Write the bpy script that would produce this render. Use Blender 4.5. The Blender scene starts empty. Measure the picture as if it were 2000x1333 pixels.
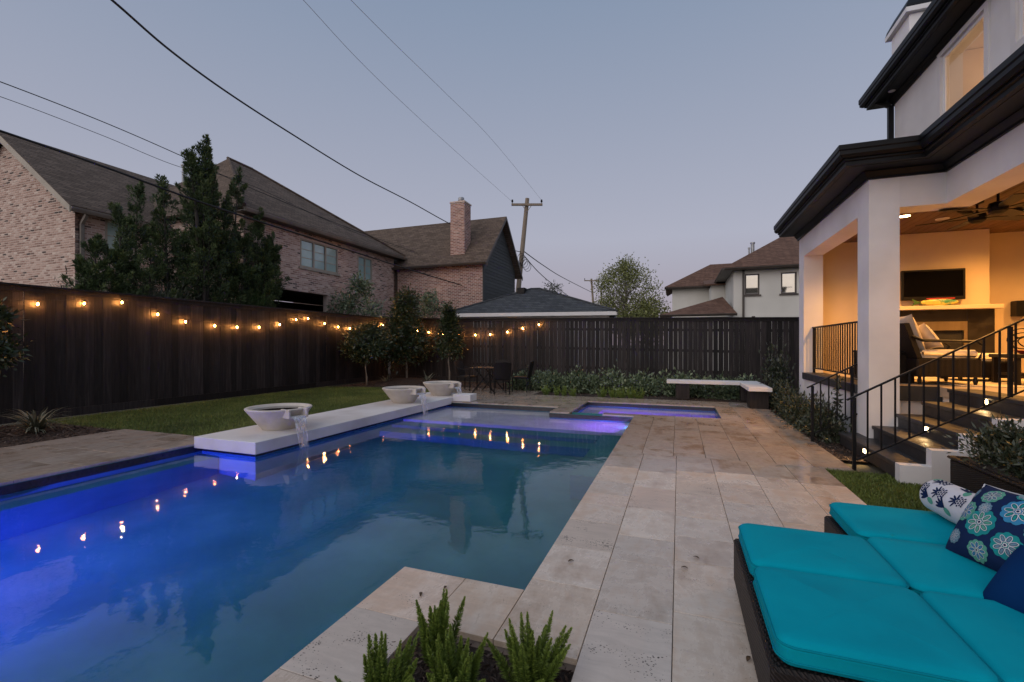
import bpy, math, random
import numpy as np
from mathutils import Vector, Matrix

random.seed(7)
RNG = np.random.default_rng(11)
S = bpy.context.scene
C = S.collection
R = math.radians

# ------------------------------------------------------------------ camera
YAW = math.atan(326 / 889.0)
cam_d = bpy.data.cameras.new('camera')
cam = bpy.data.objects.new('camera', cam_d)
C.objects.link(cam)
cam.location = (0, 0, 1.40)
cam.rotation_euler = (R(90), 0, YAW)
cam_d.sensor_width = 36
cam_d.lens = 16
cam_d.shift_y = 7.5 / 2000
cam_d.clip_start = 0.05
cam_d.clip_end = 3000
S.camera = cam

# ------------------------------------------------------------------ dusk sky
SUN_AZ = R(205)          # compass-like angle of the set sun, behind the camera (clockwise from +Y)
SUN_EL = R(3.0)
W = bpy.data.worlds.new('World')
S.world = W
W.use_nodes = True
wn = W.node_tree
wn.nodes.clear()
w_out = wn.nodes.new('ShaderNodeOutputWorld')
w_bg = wn.nodes.new('ShaderNodeBackground')
w_sky = wn.nodes.new('ShaderNodeTexSky')
w_sky.sky_type = 'NISHITA'
w_sky.sun_disc = False
w_sky.sun_elevation = SUN_EL
w_sky.sun_rotation = SUN_AZ
w_sky.altitude = 0
w_sky.air_density = 1.0
w_sky.dust_density = 1.6
w_sky.ozone_density = 2.5
w_hsv = wn.nodes.new('ShaderNodeHueSaturation')
w_hsv.inputs['Saturation'].default_value = 0.5
w_hsv.inputs['Value'].default_value = 0.15
# afterglow: the even lavender-to-blue dome of the sky once the sun is down, the same all round
w_tc = wn.nodes.new('ShaderNodeTexCoord')
w_sep = wn.nodes.new('ShaderNodeSeparateXYZ')
w_rmp = wn.nodes.new('ShaderNodeValToRGB')
w_rmp.color_ramp.elements.new(0.5)
for _k, (_p, _c) in enumerate([(0.0, (0.30, 0.238, 0.275)), (0.22, (0.335, 0.342, 0.418)), (0.65, (0.178, 0.235, 0.335))]):
    w_rmp.color_ramp.elements[_k].position = _p
    w_rmp.color_ramp.elements[_k].color = (*_c, 1)
w_scl = wn.nodes.new('ShaderNodeVectorMath')
w_scl.operation = 'MULTIPLY_ADD'
w_scl.inputs[1].default_value = (10, 10, 10)
wn.links.new(w_tc.outputs['Generated'], w_sep.inputs[0])
wn.links.new(w_sep.outputs['Z'], w_rmp.inputs['Fac'])
wn.links.new(w_rmp.outputs['Color'], w_scl.inputs[0])
wn.links.new(w_sky.outputs[0], w_hsv.inputs['Color'])
wn.links.new(w_hsv.outputs[0], w_scl.inputs[2])
wn.links.new(w_scl.outputs[0], w_bg.inputs['Color'])
w_bg.inputs['Strength'].default_value = 0.10
wn.links.new(w_bg.outputs[0], w_out.inputs['Surface'])

sun_d = bpy.data.lights.new('sun', 'SUN')
sun_d.energy = 1.3
sun_d.angle = R(90)
sun_d.color = (1.0, 0.87, 0.77)
sun = bpy.data.objects.new('sun', sun_d)
C.objects.link(sun)
_sd = Vector((math.sin(SUN_AZ) * math.cos(R(26)), math.cos(SUN_AZ) * math.cos(R(26)), math.sin(R(26))))
sun.rotation_euler = (-_sd).to_track_quat('-Z', 'Y').to_euler()

S.view_settings.view_transform = 'Standard'
S.view_settings.look = 'None'
S.view_settings.gamma = 1.0
S.view_settings.exposure = 0.25
S.view_settings.use_curve_mapping = False
S.render.engine = 'CYCLES'
S.cycles.use_denoising = True
S.cycles.sample_clamp_indirect = 3.0
S.cycles.max_bounces = 8
S.cycles.transparent_max_bounces = 12
S.cycles.transmission_bounces = 6
S.cycles.blur_glossy = 0.6
S.cycles.use_light_tree = True

# ------------------------------------------------------------------ pixel helpers used for measuring (photo is 2000 x 1333)
F0, F1 = -math.sin(YAW), math.cos(YAW)
R0, R1 = math.cos(YAW), math.sin(YAW)


def at(px, py, D):
    """world point seen at pixel (px, py) and D metres in front of the camera"""
    L = (px - 1000) / 889.0 * D
    return Vector((D * F0 + L * R0, D * F1 + L * R1, 1.4 - (py - 674) / 889.0 * D))


# ------------------------------------------------------------------ materials
MATS = {}


def ramp(nt, fac, stops, interp='LINEAR'):
    n = nt.nodes.new('ShaderNodeValToRGB')
    n.color_ramp.interpolation = interp
    el = n.color_ramp.elements
    while len(el) < len(stops):
        el.new(0.5)
    for e, (p, c) in zip(el, stops):
        e.position = p
        e.color = (c[0], c[1], c[2], 1)
    nt.links.new(fac, n.inputs['Fac'])
    return n.outputs['Color']


def node(nt, t, **kw):
    n = nt.nodes.new(t)
    for k, v in kw.items():
        setattr(n, k, v)
    return n


def coords(nt, stretch=(1, 1, 1), objrand=True, space='POS'):
    if space == 'POS':
        src = node(nt, 'ShaderNodeNewGeometry').outputs['Position']
    else:
        src = node(nt, 'ShaderNodeTexCoord').outputs['Object']
    m = node(nt, 'ShaderNodeVectorMath', operation='MULTIPLY')
    nt.links.new(src, m.inputs[0])
    m.inputs[1].default_value = stretch
    out = m.outputs[0]
    if objrand:
        oi = node(nt, 'ShaderNodeObjectInfo')
        k = node(nt, 'ShaderNodeMath', operation='MULTIPLY')
        nt.links.new(oi.outputs['Random'], k.inputs[0])
        k.inputs[1].default_value = 37.0
        a = node(nt, 'ShaderNodeVectorMath', operation='ADD')
        nt.links.new(out, a.inputs[0])
        nt.links.new(k.outputs[0], a.inputs[1])
        out = a.outputs[0]
    return out


def mulcol(nt, col, fac_out, lo, hi):
    """multiply a colour by a value mapped from 0..1 to lo..hi"""
    mr = node(nt, 'ShaderNodeMapRange')
    mr.inputs['To Min'].default_value = lo
    mr.inputs['To Max'].default_value = hi
    nt.links.new(fac_out, mr.inputs['Value'])
    m = node(nt, 'ShaderNodeMix', data_type='RGBA', blend_type='MULTIPLY')
    m.inputs[0].default_value = 1.0
    nt.links.new(col, m.inputs[6])
    nt.links.new(mr.outputs[0], m.inputs[7])
    return m.outputs[2]


def mk(name, stops, scale=4.0, detail=5.0, rough=0.7, rough2=None, stretch=(1, 1, 1), bump=0.0, bscale=None,
       bdist=0.01, objvar=None, attrvar=None, attrstops=None, metal=0.0, spec=0.5, space='POS', objrand=True,
       coat=0.0, trans=0.0, sheen=0.0, distortion=0.0):
    m = bpy.data.materials.new(name)
    m.use_nodes = True
    nt = m.node_tree
    b = nt.nodes['Principled BSDF']
    v = coords(nt, stretch, objrand, space)
    nz = node(nt, 'ShaderNodeTexNoise')
    nz.inputs['Scale'].default_value = scale
    nz.inputs['Detail'].default_value = detail
    nz.inputs['Distortion'].default_value = distortion
    nt.links.new(v, nz.inputs['Vector'])
    if attrstops:
        at_ = node(nt, 'ShaderNodeAttribute', attribute_name='rnd')
        col = ramp(nt, at_.outputs['Fac'], attrstops)
        col = mulcol(nt, col, nz.outputs['Fac'], 0.75, 1.25)
    else:
        col = ramp(nt, nz.outputs['Fac'], stops)
    if objvar:
        oi = node(nt, 'ShaderNodeObjectInfo')
        col = mulcol(nt, col, oi.outputs['Random'], *objvar)
    if attrvar:
        at_ = node(nt, 'ShaderNodeAttribute', attribute_name='rnd')
        col = mulcol(nt, col, at_.outputs['Fac'], *attrvar)
    nt.links.new(col, b.inputs['Base Color'])
    b.inputs['Roughness'].default_value = rough
    b.inputs['Metallic'].default_value = metal
    b.inputs['Specular IOR Level'].default_value = spec
    if coat:
        b.inputs['Coat Weight'].default_value = coat
        b.inputs['Coat Roughness'].default_value = 0.15
    if sheen:
        b.inputs['Sheen Weight'].default_value = sheen
    if rough2 is not None:
        mr = node(nt, 'ShaderNodeMapRange')
        mr.inputs['From Min'].default_value = 0.35
        mr.inputs['From Max'].default_value = 0.65
        mr.inputs['To Min'].default_value = rough
        mr.inputs['To Max'].default_value = rough2
        nt.links.new(nz.outputs['Fac'], mr.inputs['Value'])
        nt.links.new(mr.outputs[0], b.inputs['Roughness'])
    if bump:
        n2 = node(nt, 'ShaderNodeTexNoise')
        n2.inputs['Scale'].default_value = bscale or scale * 4
        n2.inputs['Detail'].default_value = 4
        nt.links.new(v, n2.inputs['Vector'])
        bp = node(nt, 'ShaderNodeBump')
        bp.inputs['Strength'].default_value = bump
        bp.inputs['Distance'].default_value = bdist
        nt.links.new(n2.outputs['Fac'], bp.inputs['Height'])
        nt.links.new(bp.outputs[0], b.inputs['Normal'])
    MATS[name] = m
    return m


def emit(name, col, strength):
    m = bpy.data.materials.new(name)
    m.use_nodes = True
    b = m.node_tree.nodes['Principled BSDF']
    b.inputs['Base Color'].default_value = (0.02, 0.02, 0.02, 1)
    b.inputs['Emission Color'].default_value = (*col, 1)
    b.inputs['Emission Strength'].default_value = strength
    MATS[name] = m
    return m


def travertine(name, tints, pit_amt, rough, rough2, wet=1.0, var=1.0):
    m = bpy.data.materials.new(name)
    m.use_nodes = True
    nt = m.node_tree
    b = nt.nodes['Principled BSDF']
    v = coords(nt, (1.0, 0.55, 1.0), True)
    cloud = node(nt, 'ShaderNodeTexNoise')
    cloud.inputs['Scale'].default_value = 2.9
    cloud.inputs['Detail'].default_value = 10
    cloud.inputs['Roughness'].default_value = 0.70
    cloud.inputs['Distortion'].default_value = 0.15
    nt.links.new(v, cloud.inputs['Vector'])
    col = ramp(nt, cloud.outputs['Fac'], tints)
    # soft veins
    v2 = coords(nt, (2.0, 9.0, 1.0), True)
    vein = node(nt, 'ShaderNodeTexNoise')
    vein.inputs['Scale'].default_value = 2.4
    vein.inputs['Detail'].default_value = 10
    vein.inputs['Roughness'].default_value = 0.65
    vein.inputs['Distortion'].default_value = 0.5
    nt.links.new(v2, vein.inputs['Vector'])
    col = mulcol(nt, col, vein.outputs['Fac'], 0.72, 1.24)
    oi = node(nt, 'ShaderNodeObjectInfo')
    tint = ramp(nt, oi.outputs['Random'], [(p_, tuple(1 + (q_ - 1) * var for q_ in c_)) for p_, c_ in ((0.0, (1.08, 0.95, 0.86)), (0.2, (0.86, 0.83, 0.80)), (0.4, (1.12, 1.09, 1.05)), (0.6, (0.94, 0.85, 0.76)), (0.8, (1.05, 1.0, 0.95)), (1.0, (0.88, 0.79, 0.71)))])
    mm = node(nt, 'ShaderNodeMix', data_type='RGBA', blend_type='MULTIPLY')
    mm.inputs[0].default_value = 1.0
    nt.links.new(col, mm.inputs[6])
    nt.links.new(tint, mm.inputs[7])
    col = mm.outputs[2]
    # pits of the stone
    vp = coords(nt, (1.0, 1.6, 1.0), True)
    vo = node(nt, 'ShaderNodeTexVoronoi')
    vo.inputs['Scale'].default_value = 58
    nt.links.new(vp, vo.inputs['Vector'])
    big = node(nt, 'ShaderNodeTexNoise')
    big.inputs['Scale'].default_value = 5
    big.inputs['Detail'].default_value = 3
    nt.links.new(vp, big.inputs['Vector'])
    # pit radius grows where the large noise is high and on pitted tiles
    k = node(nt, 'ShaderNodeMapRange')
    k.inputs['From Min'].default_value = 0.42
    k.inputs['From Max'].default_value = 0.75
    k.inputs['To Min'].default_value = 0.0
    k.inputs['To Max'].default_value = pit_amt
    nt.links.new(big.outputs['Fac'], k.inputs['Value'])
    lt = node(nt, 'ShaderNodeMath', operation='LESS_THAN')
    nt.links.new(vo.outputs['Distance'], lt.inputs[0])
    nt.links.new(k.outputs[0], lt.inputs[1])
    pm = node(nt, 'ShaderNodeMix', data_type='RGBA', blend_type='MIX')
    nt.links.new(lt.outputs[0], pm.inputs[0])
    nt.links.new(col, pm.inputs[6])
    pm.inputs[7].default_value = (0.07, 0.055, 0.045, 1)
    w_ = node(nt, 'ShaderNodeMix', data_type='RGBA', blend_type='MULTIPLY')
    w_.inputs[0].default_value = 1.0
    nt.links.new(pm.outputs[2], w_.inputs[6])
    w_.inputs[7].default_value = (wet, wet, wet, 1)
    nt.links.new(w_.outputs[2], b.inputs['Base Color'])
    mr = node(nt, 'ShaderNodeMapRange')
    mr.inputs['From Min'].default_value = 0.38
    mr.inputs['From Max'].default_value = 0.62
    mr.inputs['To Min'].default_value = rough
    mr.inputs['To Max'].default_value = rough2
    nt.links.new(cloud.outputs['Fac'], mr.inputs['Value'])
    nt.links.new(mr.outputs[0], b.inputs['Roughness'])
    sub = node(nt, 'ShaderNodeMath', operation='SUBTRACT')
    sub.inputs[0].default_value = 1.0
    nt.links.new(lt.outputs[0], sub.inputs[1])
    mad = node(nt, 'ShaderNodeMath', operation='MULTIPLY_ADD')
    nt.links.new(vein.outputs['Fac'], mad.inputs[0])
    mad.inputs[1].default_value = 0.35
    nt.links.new(sub.outputs[0], mad.inputs[2])
    bp = node(nt, 'ShaderNodeBump')
    bp.inputs['Strength'].default_value = 0.30
    bp.inputs['Distance'].default_value = 0.003
    nt.links.new(mad.outputs[0], bp.inputs['Height'])
    nt.links.new(bp.outputs[0], b.inputs['Normal'])
    MATS[name] = m
    return m


TR = [(0.28, (0.38, 0.285, 0.215)), (0.40, (0.54, 0.465, 0.39)), (0.50, (0.65, 0.60, 0.54)), (0.60, (0.59, 0.50, 0.415)), (0.72, (0.67, 0.625, 0.57)), (0.85, (0.46, 0.36, 0.28))]
travertine('travertine_dry', TR, 0.24, 0.16, 0.44, 0.96)
travertine('travertine_pitted', [(0.3, (0.50, 0.46, 0.42)), (0.7, (0.60, 0.57, 0.54))], 0.42, 0.4, 0.6)
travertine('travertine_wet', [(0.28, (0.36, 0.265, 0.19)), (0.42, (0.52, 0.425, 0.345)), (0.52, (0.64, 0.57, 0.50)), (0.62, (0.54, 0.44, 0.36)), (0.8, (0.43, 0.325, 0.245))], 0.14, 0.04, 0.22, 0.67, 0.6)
mk('mortar_base', [(0.3, (0.16, 0.135, 0.115)), (0.7, (0.24, 0.21, 0.185))], 9, rough=0.9)
mk('waterline_tile', [(0.3, (0.012, 0.013, 0.016)), (0.7, (0.03, 0.03, 0.035))], 30, rough=0.18)
mk('pool_plaster', [(0.3, (0.016, 0.155, 0.165)), (0.5, (0.026, 0.195, 0.205)), (0.7, (0.05, 0.25, 0.255))], 1.3, rough=0.8, detail=10)
mk('shelf_plaster', [(0.3, (0.52, 0.52, 0.55)), (0.7, (0.64, 0.64, 0.67))], 3, rough=0.8, detail=8)
mk('white_plaster', [(0.3, (0.52, 0.49, 0.47)), (0.5, (0.66, 0.64, 0.63)), (0.7, (0.72, 0.71, 0.70))], 1.1, detail=9, rough=0.72, bump=0.10, bscale=90, bdist=0.004)
mk('cast_stone', [(0.3, (0.50, 0.45, 0.39)), (0.7, (0.62, 0.57, 0.51))], 5, rough=0.72, bump=0.10, bscale=70, bdist=0.004)
mk('grass_ground', [(0.3, (0.030, 0.05, 0.014)), (0.7, (0.055, 0.08, 0.022))], 5, rough=0.9, detail=8)
mk('grass_blade', [(0.3, (0.07, 0.10, 0.018)), (0.5, (0.115, 0.155, 0.028)), (0.7, (0.19, 0.21, 0.05))], 0.9, rough=0.6, attrvar=(0.6, 1.45))
mk('mulch_ground', [(0.3, (0.018, 0.012, 0.009)), (0.7, (0.055, 0.036, 0.026))], 30, rough=0.95, detail=8, bump=0.8, bscale=60, bdist=0.02)
mk('mulch_chip', None, 8, rough=0.9, attrstops=[(0, (0.02, 0.012, 0.009)), (0.6, (0.06, 0.036, 0.025)), (1, (0.16, 0.12, 0.10))])
mk('soil', [(0.3, (0.05, 0.05, 0.03)), (0.7, (0.10, 0.09, 0.06))], 0.6, rough=0.95, detail=8)
mk('fence_wood', [(0.25, (0.008, 0.0068, 0.007)), (0.5, (0.018, 0.0148, 0.0148)), (0.75, (0.036, 0.029, 0.028))], 5.0, rough=0.62, spec=0.3, stretch=(5, 5, 0.35), detail=8,
   bump=0.45, bscale=14, bdist=0.006, objvar=(0.45, 1.6), distortion=0.6)
mk('stucco', [(0.3, (0.60, 0.585, 0.58)), (0.7, (0.74, 0.73, 0.73))], 1.4, rough=0.85, bump=0.25, bscale=120, bdist=0.004, detail=8)
mk('stucco_cream', [(0.3, (0.60, 0.59, 0.54)), (0.7, (0.70, 0.69, 0.64))], 0.8, rough=0.85, bump=0.2, bscale=60, bdist=0.005, detail=8)
mk('dark_trim', [(0.3, (0.004, 0.0048, 0.006)), (0.7, (0.008, 0.009, 0.011))], 3, rough=0.5, spec=0.22)
mk('black_metal', [(0.3, (0.004, 0.004, 0.005)), (0.7, (0.008, 0.008, 0.009))], 20, rough=0.5, spec=0.2)
mk('bluestone', [(0.3, (0.012, 0.013, 0.016)), (0.7, (0.026, 0.027, 0.032))], 6, rough=0.42, rough2=0.62, bump=0.2, bscale=40, bdist=0.004)
mk('bluestone_tread', [(0.3, (0.020, 0.020, 0.021)), (0.7, (0.040, 0.039, 0.040))], 6, rough=0.4, rough2=0.6, bump=0.2, bscale=40, bdist=0.004)
mk('porch_plank', [(0.3, (0.095, 0.046, 0.018)), (0.7, (0.17, 0.088, 0.035))], 3, rough=0.45, stretch=(8, 1, 8), detail=8, objvar=(0.75, 1.25))
mk('porch_floor', [(0.3, (0.34, 0.28, 0.22)), (0.7, (0.46, 0.39, 0.31))], 3, rough=0.4, rough2=0.55, detail=7)
mk('hearth_stone', [(0.3, (0.012, 0.009, 0.007)), (0.7, (0.024, 0.019, 0.015))], 5, rough=0.3, rough2=0.5, detail=8)
mk('brass_steel', [(0.3, (0.55, 0.45, 0.30)), (0.7, (0.65, 0.54, 0.38))], 3, rough=0.28, metal=1.0, stretch=(6, 6, 0.5))
mk('soot', [(0.3, (0.01, 0.009, 0.008)), (0.7, (0.02, 0.018, 0.016))], 5, rough=0.9)
mk('screen_black', [(0.3, (0.002, 0.002, 0.0025)), (0.7, (0.003, 0.003, 0.0035))], 2, rough=0.15, spec=0.12)
mk('plastic_black', [(0.3, (0.006, 0.006, 0.007)), (0.7, (0.009, 0.009, 0.010))], 8, rough=0.4, spec=0.25)
mk('cushion_cream', [(0.3, (0.58, 0.52, 0.45)), (0.7, (0.68, 0.62, 0.55))], 12, rough=0.9, bump=0.2, bscale=200, bdist=0.003)
mk('fabric_red', [(0.3, (0.28, 0.02, 0.02)), (0.7, (0.40, 0.035, 0.03))], 12, rough=0.85)
mk('fabric_turquoise', [(0.3, (0.0, 0.27, 0.36)), (0.5, (0.0, 0.30, 0.395)), (0.7, (0.0, 0.325, 0.42))], 3.5, rough=0.9, spec=0.08, bump=0.22, bscale=55, bdist=0.004, detail=8)
mk('fabric_piping', [(0.3, (0.0, 0.20, 0.27)), (0.7, (0.0, 0.23, 0.30))], 30, rough=0.9, spec=0.08)
mk('fabric_navy', [(0.3, (0.001, 0.024, 0.10)), (0.7, (0.002, 0.034, 0.13))], 4, rough=0.9, spec=0.08, bump=0.15, bscale=260, bdist=0.002)
mk('print_navy', [(0.3, (0.006, 0.018, 0.065)), (0.7, (0.01, 0.026, 0.085))], 4, rough=0.9, spec=0.1, bump=0.15, bscale=260, bdist=0.002)
mk('print_teal', [(0.3, (0.0, 0.21, 0.22)), (0.7, (0.0, 0.26, 0.26))], 14, rough=0.9)
mk('print_green', [(0.3, (0.07, 0.30, 0.22)), (0.7, (0.10, 0.36, 0.26))], 14, rough=0.9)
mk('print_sky', [(0.3, (0.02, 0.19, 0.36)), (0.7, (0.03, 0.23, 0.42))], 14, rough=0.9)
mk('print_slate', [(0.3, (0.10, 0.20, 0.27)), (0.7, (0.13, 0.25, 0.32))], 14, rough=0.9)
mk('print_white', [(0.3, (0.56, 0.56, 0.60)), (0.7, (0.64, 0.64, 0.67))], 14, rough=0.9)
mk('bowl_water', [(0.3, (0.012, 0.012, 0.014)), (0.7, (0.02, 0.02, 0.022))], 5, rough=0.04)


def shingle(name, c0, c1, c2):
    """asphalt shingles: staggered courses with blotchy granules"""
    m = bpy.data.materials.new(name)
    m.use_nodes = True
    nt = m.node_tree
    b = nt.nodes['Principled BSDF']
    g_ = node(nt, 'ShaderNodeNewGeometry').outputs['Position']
    sp_ = node(nt, 'ShaderNodeSeparateXYZ')
    nt.links.new(g_, sp_.inputs[0])
    ad = node(nt, 'ShaderNodeMath', operation='ADD')
    nt.links.new(sp_.outputs['X'], ad.inputs[0])
    nt.links.new(sp_.outputs['Y'], ad.inputs[1])
    cb = node(nt, 'ShaderNodeCombineXYZ')
    nt.links.new(ad.outputs[0], cb.inputs['X'])
    nt.links.new(sp_.outputs['Z'], cb.inputs['Y'])
    br = node(nt, 'ShaderNodeTexBrick')
    br.inputs['Scale'].default_value = 1.0
    br.inputs['Brick Width'].default_value = 0.30
    br.inputs['Row Height'].default_value = 0.085
    br.inputs['Mortar Size'].default_value = 0.008
    br.inputs['Mortar Smooth'].default_value = 0.4
    br.inputs['Color1'].default_value = (*c0, 1)
    br.inputs['Color2'].default_value = (*c2, 1)
    br.inputs['Mortar'].default_value = (*[k * 0.45 for k in c0], 1)
    nt.links.new(cb.outputs[0], br.inputs['Vector'])
    nz = node(nt, 'ShaderNodeTexNoise')
    nz.inputs['Scale'].default_value = 6
    nz.inputs['Detail'].default_value = 9
    nt.links.new(g_, nz.inputs['Vector'])
    col = mulcol(nt, br.outputs['Color'], nz.outputs['Fac'], 0.55, 1.45)
    nt.links.new(col, b.inputs['Base Color'])
    b.inputs['Roughness'].default_value = 0.95
    bp = node(nt, 'ShaderNodeBump')
    bp.inputs['Strength'].default_value = 0.6
    bp.inputs['Distance'].default_value = 0.02
    nt.links.new(br.outputs['Fac'], bp.inputs['Height'])
    bp.invert = True
    nt.links.new(bp.outputs[0], b.inputs['Normal'])
    MATS[name] = m


shingle('shingle_brown', (0.10, 0.070, 0.050), (0.13, 0.095, 0.07), (0.165, 0.12, 0.09))
shingle('shingle_rust', (0.12, 0.062, 0.04), (0.145, 0.076, 0.05), (0.18, 0.10, 0.068))
shingle('shingle_grey', (0.042, 0.047, 0.054), (0.058, 0.064, 0.072), (0.075, 0.083, 0.09))
mk('mortar_light', [(0.3, (0.57, 0.455, 0.39)), (0.7, (0.66, 0.545, 0.475))], 12, rough=0.95)
mk('mortar_red', [(0.3, (0.52, 0.43, 0.38)), (0.7, (0.62, 0.53, 0.47))], 12, rough=0.95)
mk('brick_pale', None, 18, rough=0.9, attrstops=[(0.0, (0.06, 0.045, 0.04)), (0.055, (0.11, 0.08, 0.07)), (0.08, (0.27, 0.165, 0.13)), (0.3, (0.41, 0.26, 0.21)), (0.6, (0.52, 0.355, 0.29)), (0.85, (0.60, 0.45, 0.38)), (1.0, (0.68, 0.56, 0.48))])
mk('brick_red', None, 18, rough=0.9, attrstops=[(0.0, (0.15, 0.07, 0.055)), (0.25, (0.25, 0.11, 0.085)), (0.6, (0.35, 0.165, 0.125)), (0.9, (0.44, 0.235, 0.18)), (1.0, (0.54, 0.36, 0.30))])
mk('trim_taupe', [(0.3, (0.19, 0.165, 0.14)), (0.7, (0.25, 0.22, 0.19))], 3, rough=0.6)
mk('trim_brown', [(0.3, (0.05, 0.04, 0.034)), (0.7, (0.075, 0.06, 0.05))], 3, rough=0.5)
mk('frame_sand', [(0.3, (0.34, 0.30, 0.24)), (0.7, (0.42, 0.37, 0.30))], 3, rough=0.6)
mk('siding_grey', [(0.3, (0.05, 0.055, 0.055)), (0.7, (0.075, 0.08, 0.08))], 4, rough=0.75, stretch=(1, 1, 6), objvar=(0.85, 1.15))
mk('white_paint', [(0.3, (0.72, 0.72, 0.72)), (0.7, (0.80, 0.80, 0.80))], 4, rough=0.6)
mk('pole_wood', [(0.3, (0.20, 0.16, 0.12)), (0.7, (0.32, 0.26, 0.20))], 3, rough=0.9, stretch=(8, 8, 0.4), detail=8)
mk('wire_black', [(0.3, (0.006, 0.006, 0.007)), (0.7, (0.01, 0.01, 0.011))], 3, rough=0.6)
mk('wire_grey', [(0.3, (0.30, 0.31, 0.34)), (0.7, (0.36, 0.37, 0.40))], 3, rough=0.6)
mk('galvanised', [(0.3, (0.30, 0.31, 0.32)), (0.7, (0.42, 0.43, 0.44))], 6, rough=0.45, metal=0.6)
mk('bark_dark', [(0.3, (0.03, 0.025, 0.02)), (0.7, (0.06, 0.05, 0.04))], 8, rough=0.9)
mk('bark', [(0.3, (0.16, 0.14, 0.115)), (0.7, (0.30, 0.265, 0.22))], 8, rough=0.9, stretch=(3, 3, 0.6), detail=8, bump=0.6, bscale=20)
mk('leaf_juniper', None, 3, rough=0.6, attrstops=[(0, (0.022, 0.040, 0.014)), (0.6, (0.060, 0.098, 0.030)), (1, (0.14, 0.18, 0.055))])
mk('leaf_magnolia', None, 3, rough=0.38, attrstops=[(0, (0.016, 0.030, 0.011)), (0.6, (0.034, 0.055, 0.020)), (1, (0.075, 0.082, 0.030))])
mk('leaf_hedge', None, 3, rough=0.4, attrstops=[(0, (0.055, 0.085, 0.045)), (0.6, (0.15, 0.205, 0.115)), (1, (0.30, 0.35, 0.21))])
mk('leaf_dark', None, 3, rough=0.45, attrstops=[(0, (0.020, 0.030, 0.016)), (0.6, (0.045, 0.06, 0.032)), (1, (0.11, 0.10, 0.065))])
mk('leaf_spring', None, 1, rough=0.6, attrstops=[(0, (0.10, 0.12, 0.035)), (0.6, (0.20, 0.22, 0.07)), (1, (0.32, 0.32, 0.12))])
mk('leaf_fern', None, 3, rough=0.55, attrstops=[(0, (0.06, 0.10, 0.016)), (0.6, (0.16, 0.24, 0.036)), (1, (0.32, 0.39, 0.075))])
mk('leaf_flax', None, 3, rough=0.5, attrstops=[(0, (0.07, 0.075, 0.045)), (0.6, (0.15, 0.15, 0.10)), (1, (0.26, 0.25, 0.18))])
mk('leaf_banana', [(0.3, (0.035, 0.085, 0.02)), (0.7, (0.06, 0.13, 0.03))], 3, rough=0.4)
mk('leaf_sage', None, 3, rough=0.7, attrstops=[(0, (0.05, 0.06, 0.04)), (0.6, (0.10, 0.115, 0.085)), (1, (0.17, 0.18, 0.14))])
mk('rug', [(0.3, (0.50, 0.42, 0.32)), (0.7, (0.60, 0.52, 0.41))], 8, rough=0.95)
mk('fish_yellow', [(0.35, (0.05, 0.22, 0.12)), (0.5, (0.60, 0.50, 0.10)), (0.7, (0.65, 0.55, 0.2))], 9, rough=0.35)
mk('terracotta', [(0.3, (0.22, 0.08, 0.05)), (0.7, (0.30, 0.12, 0.08))], 6, rough=0.8)
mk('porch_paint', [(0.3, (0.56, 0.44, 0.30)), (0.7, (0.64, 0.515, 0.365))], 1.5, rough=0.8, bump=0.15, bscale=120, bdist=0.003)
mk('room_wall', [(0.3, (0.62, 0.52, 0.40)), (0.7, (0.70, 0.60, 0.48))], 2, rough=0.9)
mk('sun_disc_grey', [(0.3, (0.5, 0.48, 0.45)), (0.7, (0.55, 0.53, 0.5))], 3, rough=0.7)
emit('filament_glow', (1.0, 0.40, 0.09), 6500.0)
m = bpy.data.materials.new('bulb_glass')
m.use_nodes = True
nt = m.node_tree
nt.nodes.clear()
_o = nt.nodes.new('ShaderNodeOutputMaterial')
_t = nt.nodes.new('ShaderNodeBsdfTransparent')
_e = nt.nodes.new('ShaderNodeEmission')
_e.inputs['Color'].default_value = (1.0, 0.36, 0.07, 1)
_e.inputs['Strength'].default_value = 26.0
_a = nt.nodes.new('ShaderNodeAddShader')
nt.links.new(_t.outputs[0], _a.inputs[0])
nt.links.new(_e.outputs[0], _a.inputs[1])
nt.links.new(_a.outputs[0], _o.inputs['Surface'])
MATS['bulb_glass'] = m
emit('downlight_glow', (1.0, 0.62, 0.28), 40.0)
emit('step_glow', (1.0, 0.66, 0.30), 60.0)
emit('lamp_glow', (1.0, 0.62, 0.32), 30.0)
emit('pool_lens', (0.08, 0.55, 1.0), 30.0)


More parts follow.
